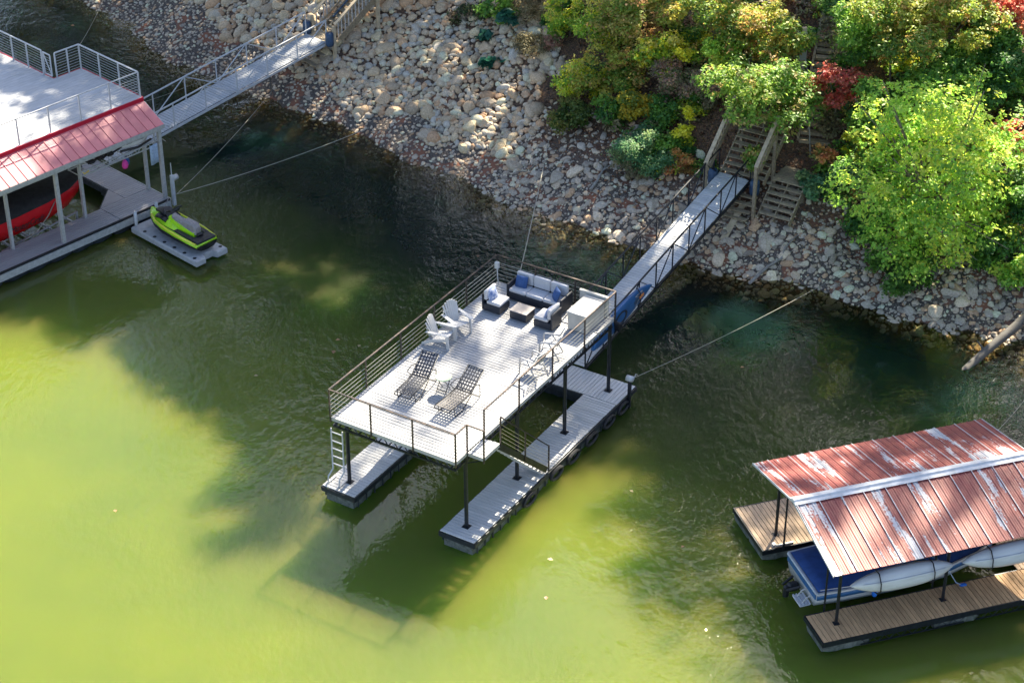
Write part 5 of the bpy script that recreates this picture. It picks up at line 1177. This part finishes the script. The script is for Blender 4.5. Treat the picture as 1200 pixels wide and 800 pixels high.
# the big light green tree
base = gp(1098, 322, 0.0); c = base.copy()
_d = ray(1088, 207); _t = (base.y + .9) / _d[1]; c = Vector((_d[0] * _t, _d[1] * _t, CAM_H + _d[2] * _t))
plant('broadleaf_tree', 'big light green tree leaning over the shore on the right', 'tree', base, c, 3.4, 3.6, 'lime', .16, 15000, 40, nclump=62, trunk=.17, crown_name='crown', limbs=34)
shrub('low green bough of the big tree hanging over the rocks', 1058, 312, .9, 1.2, .7, [(.10, .22, .04), (.14, .28, .05), (.08, .18, .05)], 3000, 41, leaf=.15, cat='tree', name='small_tree', group='small trees by the stairs', crown_name='crown')
GU = 'trees filling the upper right corner'
for k, (px, py, h, r, rz, pal, cnt, lab) in enumerate([
    (1052, 30, 3.0, 2.2, 1.6, 'limegold', 7500, 'green tree above the big light green tree near the top edge'),
    (1005, 40, 2.2, 1.3, 1.2, 'green', 3400, 'dark green tree right beside the top of the hillside steps'),
    (1110, 95, 1.8, 1.7, 1.2, 'green', 5000, 'shaded dark green tree behind the big light green tree'),
    (1165, 95, 1.2, 1.6, 1.1, 'deep', 4600, 'dark green shrub tree at the right edge behind the red sapling'),
    (1120, 15, 3.0, 1.9, 1.4, 'limegold', 5200, 'green tree at the top edge right of centre of the corner'),
    (1185, 12, 2.4, .9, .8, 'red', 1700, 'coral red tree in the very top right corner'),
    (1188, 165, 1.9, .85, .85, 'red', 1700, 'coral red sapling at the right edge beside the big tree'),
    (1192, 225, 1.2, 1.1, 1.0, 'deep', 3400, 'dark green bush at the right edge below the red sapling'),
    (1160, 55, 1.6, 1.3, 1.0, 'deep', 3200, 'dark bush in the gap below the top right corner'),
    (1190, 318, .5, .8, .5, 'lime', 1800, 'bright green low bush on the rocks at the right edge'),
    (1150, 290, .7, 1.0, .6, 'deep', 2400, 'dark green shrub under the right side of the big tree'),
    (1022, 262, .7, 1.0, .6, 'deep', 2600, 'dark green shrub under the left side of the big tree'),
    (1030, 130, 1.5, 1.3, 1.1, 'green', 4200, 'green shrub behind the left shoulder of the big tree')]):
    small = r < 1.2 and h < 1.4
    shrub(lab, px, py, h, r, rz, pal, cnt, 60 + k, leaf=.15, cat='shrub' if small else 'tree', name='shrub' if small else 'small_tree', trunk=.06, nclump=20, group=GB if small else GU, crown_name='foliage' if small else 'crown', limbs=9)
# bare grey stems in the thicket
for k, (x0, y0, x1, y1, lab) in enumerate([(950, 185, 938, 85, 'bare grey sapling stem leaning beside the lime green tree'), (742, 78, 748, 40, 'thin bare stem in the thicket below the orange-topped shrub'), (950, 130, 925, 62, 'pale dead branch left of the red young tree'), (845, 92, 848, 62, 'bare thin stem above the timber handrail')]):
    a = gp(x0, y0, 0); b_ = gp(x1, y1, 0); H_ = 2.2 if k in (0, 2) else 1.3; e = Vector((a.x + (.35 if k % 2 else -.35), a.y + .2, a.z + H_))
    o = thing('bare_sapling', lab, 'sapling', a, 0, 'bare stems in the thicket'); MB().tube([Vector((0, 0, -.1)), (e - a) * .5 + Vector((.06, 0, 0)), e - a], .045, 6, .015).build('stem', M['twig'], o, True)
    MB().tube([(e - a) * .55, (e - a) * .8 + Vector((.35, .1, .1))], .02, 5, .008).build('branch', M['twig'], o); MB().tube([(e - a) * .7, (e - a) * .95 + Vector((-.35, .1, .1))], .018, 5, .008).build('branch', M['twig'], o)
# leaf litter on the soil
def litter():
    rng = np.random.default_rng(77); UX, VX = np.array([math.cos(DYAW), math.sin(DYAW)]), np.array([-math.sin(DYAW), math.cos(DYAW)])
    n = 26000; P = np.array([DX, DY]) + rng.uniform(-8, 20, n)[:, None] * UX + rng.uniform(21, 40, n)[:, None] * VX; d = sdist(P[:, 0], P[:, 1]); keep = (d > 1.2) & (rng.random(n) < np.clip((d - .8) / 4, 0.12, 1)); P = P[keep]
    z = np.array([gz(x, y) for x, y in P]) + .03 + .02 * rng.random(len(P)); Nn = rng.normal(size=(len(P), 3)) * .35 + np.array([0, -.3, 1]); Nn /= np.linalg.norm(Nn, axis=1)[:, None]
    pal = np.array([(.24, .12, .07), (.30, .18, .10), (.16, .09, .06), (.36, .24, .14), (.12, .08, .06), (.40, .20, .10)]); C = pal[rng.integers(0, 6, len(P))] * rng.uniform(.7, 1.2, (len(P), 1))
    o = link('fallen_leaves', leaf_mesh('fallen_leaves', np.column_stack([P, z]), Nn, .13, C, rng, M['leaf'])); tag(o, kind='stuff')
    # a few leaves floating on the lake
    px = [(396, 398), (421, 405), (391, 412), (135, 598), (970, 620), (975, 645), (1000, 590), (645, 655), (800, 640), (1010, 565), (690, 505), (560, 300), (85, 30), (740, 575), (870, 430), (640, 700), (300, 440)]
    A = np.array([at(x, y, .012) for x, y in px]); Nn = np.tile(np.array([[.05, .02, 1.]]), (len(A), 1)); C = np.array([[(.42, .24, .14), (.45, .36, .22), (.34, .19, .12)][i % 3] for i in range(len(A))])
    o = link('floating_leaves', leaf_mesh('floating_leaves', A, Nn, .17, C, rng, M['leaf'], .8)); tag(o, kind='stuff')
litter()
def undergrowth():
    rng = np.random.default_rng(31); cl = []
    for px, py in np.column_stack([rng.uniform(640, 1200, 520), rng.uniform(-12, 330, 520)]):
        if py > 205 + (px - 800) * .25 * (px > 930) or (830 < px < 955 and py > 130): continue
        if px < 720 and py > 60 + (px - 640) * 1.2: continue
        q = gp(px, py, .0); cl.append((np.array([q.x, q.y, q.z + rng.uniform(.1, .45)]), rng.uniform(.3, .6), ['deep', 'green', 'brown', 'yellowgreen', 'mauve', 'teal', 'orange'][rng.choice(7, p=[.3, .2, .2, .12, .07, .06, .05])]))
    Ps, Ns, Cs = zip(*[crown_points(rng, [(c, r)], int(260 * r / .45), PAL[k]) for c, r, k in cl])
    P = np.concatenate(Ps); P[:, 2] = np.maximum(P[:, 2], np.array([gz(x, y) for x, y in P[:, :2]]) + .02)
    o = link('undergrowth', leaf_mesh('undergrowth', P, np.concatenate(Ns), .15, np.concatenate(Cs), rng, M['leaf'])); tag(o, kind='stuff')
undergrowth()

# ------------------------------------------------------------------ the tall wood on the slope above the bank (its shade falls on lake and docks)
def tall_crown(seed, count, leaf, H, Rr, nclump):
    rng = np.random.default_rng(seed); cl = []
    for i in range(nclump):
        s = rng.random(); prof = math.sin(math.pi * (s * .86 + .08)) ** .7 * (1 - .35 * s); a = rng.uniform(0, 6.28); q = math.sqrt(rng.random()) * prof * Rr
        cl.append((np.array([q * math.cos(a), q * math.sin(a), -H + s * H]), rng.uniform(.8, 1.45)))
    P, Nn, C = crown_points(rng, cl, count, PAL['canopy'], shell=.3); return leaf_mesh('crown', P, Nn, leaf, C, rng, M['leaf'])
CROWNS = {'dense': [tall_crown(90 + i, 9000, .30, 15, 4.3, 70) for i in range(3)], 'open': [tall_crown(95 + i, 3600, .30, 15, 4.3, 42) for i in range(3)], 'thin': [tall_crown(98 + i, 1700, .28, 14, 4.0, 26) for i in range(3)]}
def back_tree(x, y, ztop, i):  # unseen filler tree, added for the light it blocks
    g = float(ground(x, y)); t = thing('tall_tree', 'unseen tall broadleaf tree added around the wood to block sky and sun', 'tree', (x, y, g), 0, 'wood on the slope above the bank')
    c = link('crown', CROWNS['dense'][i % 3], None, t, (0, 0, ztop - g), (0, 0, i * 1.7)); c.scale = (1.05, 1.05, max(.5, (ztop - g - 1.5) / 15))
    MB().tube([Vector((0, 0, -.4)), Vector((0, 0, (ztop - g) * .9))], .25, 8, .06).build('trunk', M['bark'], t, True)
def tall_tree(i, xp, ztop, off, dens, zbot=None, s=1.0):
    """Its top touches the sun ray that crosses the upright plane Y=92 at (xp, ztop); off moves it back along that ray."""
    y = 92 + off; k = off / SUN_DIR.y; x, z = xp + SUN_DIR.x * k, ztop + SUN_DIR.z * k
    g = float(ground(x, y)); t = thing('tall_tree', 'unseen tall broadleaf tree added around the wood to block sky and sun', 'tree', (x, y, g), 0, 'wood on the slope above the bank')
    hgt = z - g; c = link('crown', CROWNS[dens][i % 3], None, t, (0, 0, hgt), (0, 0, i * 2.4)); c.scale = (s, s, max(.25, (ztop - (zbot or float(np.interp(xp, ZLX, ZLZ)))) / 15))
    MB().tube([Vector((0, 0, -.4)), Vector((.1, .05, hgt * .5)), Vector((0, 0, hgt * .9))], .28, 8, .06).build('trunk', M['bark'], t, True)
# skyline of the wood as the shade edge on the lake asks for it
ZLX, ZLZ = [-30, -12, -7, 0, 6, 14, 20, 26, 34, 50], [8, 9, 14.5, 17.5, 20.5, 25.5, 29.5, 33, 36, 38]       # foot of the crowns: low sun reaches the bank below them
TREES = [(-26, 23, 14, 'dense'), (-20, 22.5, 12, 'dense'), (-15.5, 21.5, 8, 'dense'), (-12, 22.0, 6, 'dense'), (-9.2, 24.0, 5, 'dense'), (-6.6, 26.2, 4, 'dense'), (-3.2, 27.0, 2, 'dense', 24.0), (-3.8, 20.8, 0, 'dense', 15), (.6, 29.0, 0, 'dense'), (4.2, 31.5, 3, 'dense', 27.6), (7.4, 34.6, 0, 'dense', 28.6), (2.2, 21.6, 1, 'dense', 16), (6.2, 22.4, 0, 'dense', 17.5),
         (9.8, 40.6, 4, 'dense'), (12.6, 37.5, 0, 'open'), (14.4, 41.5, 6, 'thin'), (15.6, 43.0, 2, 'thin'), (19.8, 35.5, 0, 'dense'), (24.6, 42.5, 5, 'open'), (25.4, 43.5, 0, 'open'), (28.6, 46.5, 4, 'open'), (32, 46.5, 0, 'open'), (35.2, 47.5, 5, 'open'), (39, 48, 0, 'dense'), (44, 48, 3, 'dense'), (50, 46, 0, 'dense'),
         (-5, 22.5, -2, 'dense'), (-.6, 26.5, -2, 'dense', 23.6), (-.8, 21.0, -1, 'dense', 16), (3, 30.5, -3, 'dense', 27.4), (6, 32, -2, 'dense', 28.2), (9, 32, -3, 'dense'), (12, 33, -4, 'dense'), (15.5, 34, -3, 'dense'), (18, 34.5, -4, 'dense'), (23.6, 37, -3, 'dense'), (25, 38.5, -4, 'dense'), (29, 40, -3, 'dense'), (33, 41, -3, 'dense'), (37, 41, -5, 'dense'), (42, 42, -3, 'dense'), (47, 42, -5, 'dense')]
for i, tr in enumerate(TREES): tall_tree(i, *tr)
for i, (x, y, zt) in enumerate([(-27, 117, 23), (-22, 113, 23), (-17, 110, 24), (-12.5, 108, 25), (-8, 104, 26), (-32, 122, 24)]): back_tree(x, y, zt, i)
for i, (x, y, zt) in enumerate([(34, 62, 20), (38, 57, 20), (43, 54, 21), (39, 65, 24), (47, 50, 20), (53, 47, 21), (45, 61, 25), (58, 52, 24), (33, 70, 24)]): back_tree(x, y, zt, i)  # trees out of view on the right shore, added to cut sky light
for i in range(13): x = -27 + i * 5.4; back_tree(x, 108 + 3 * (i % 2) + (4 if x < -15 else 0), 27.5 + max(0, min(10.5, (x + 15) * .5)), i)  # backing row out of view, added to keep sky out of the lake's reflection
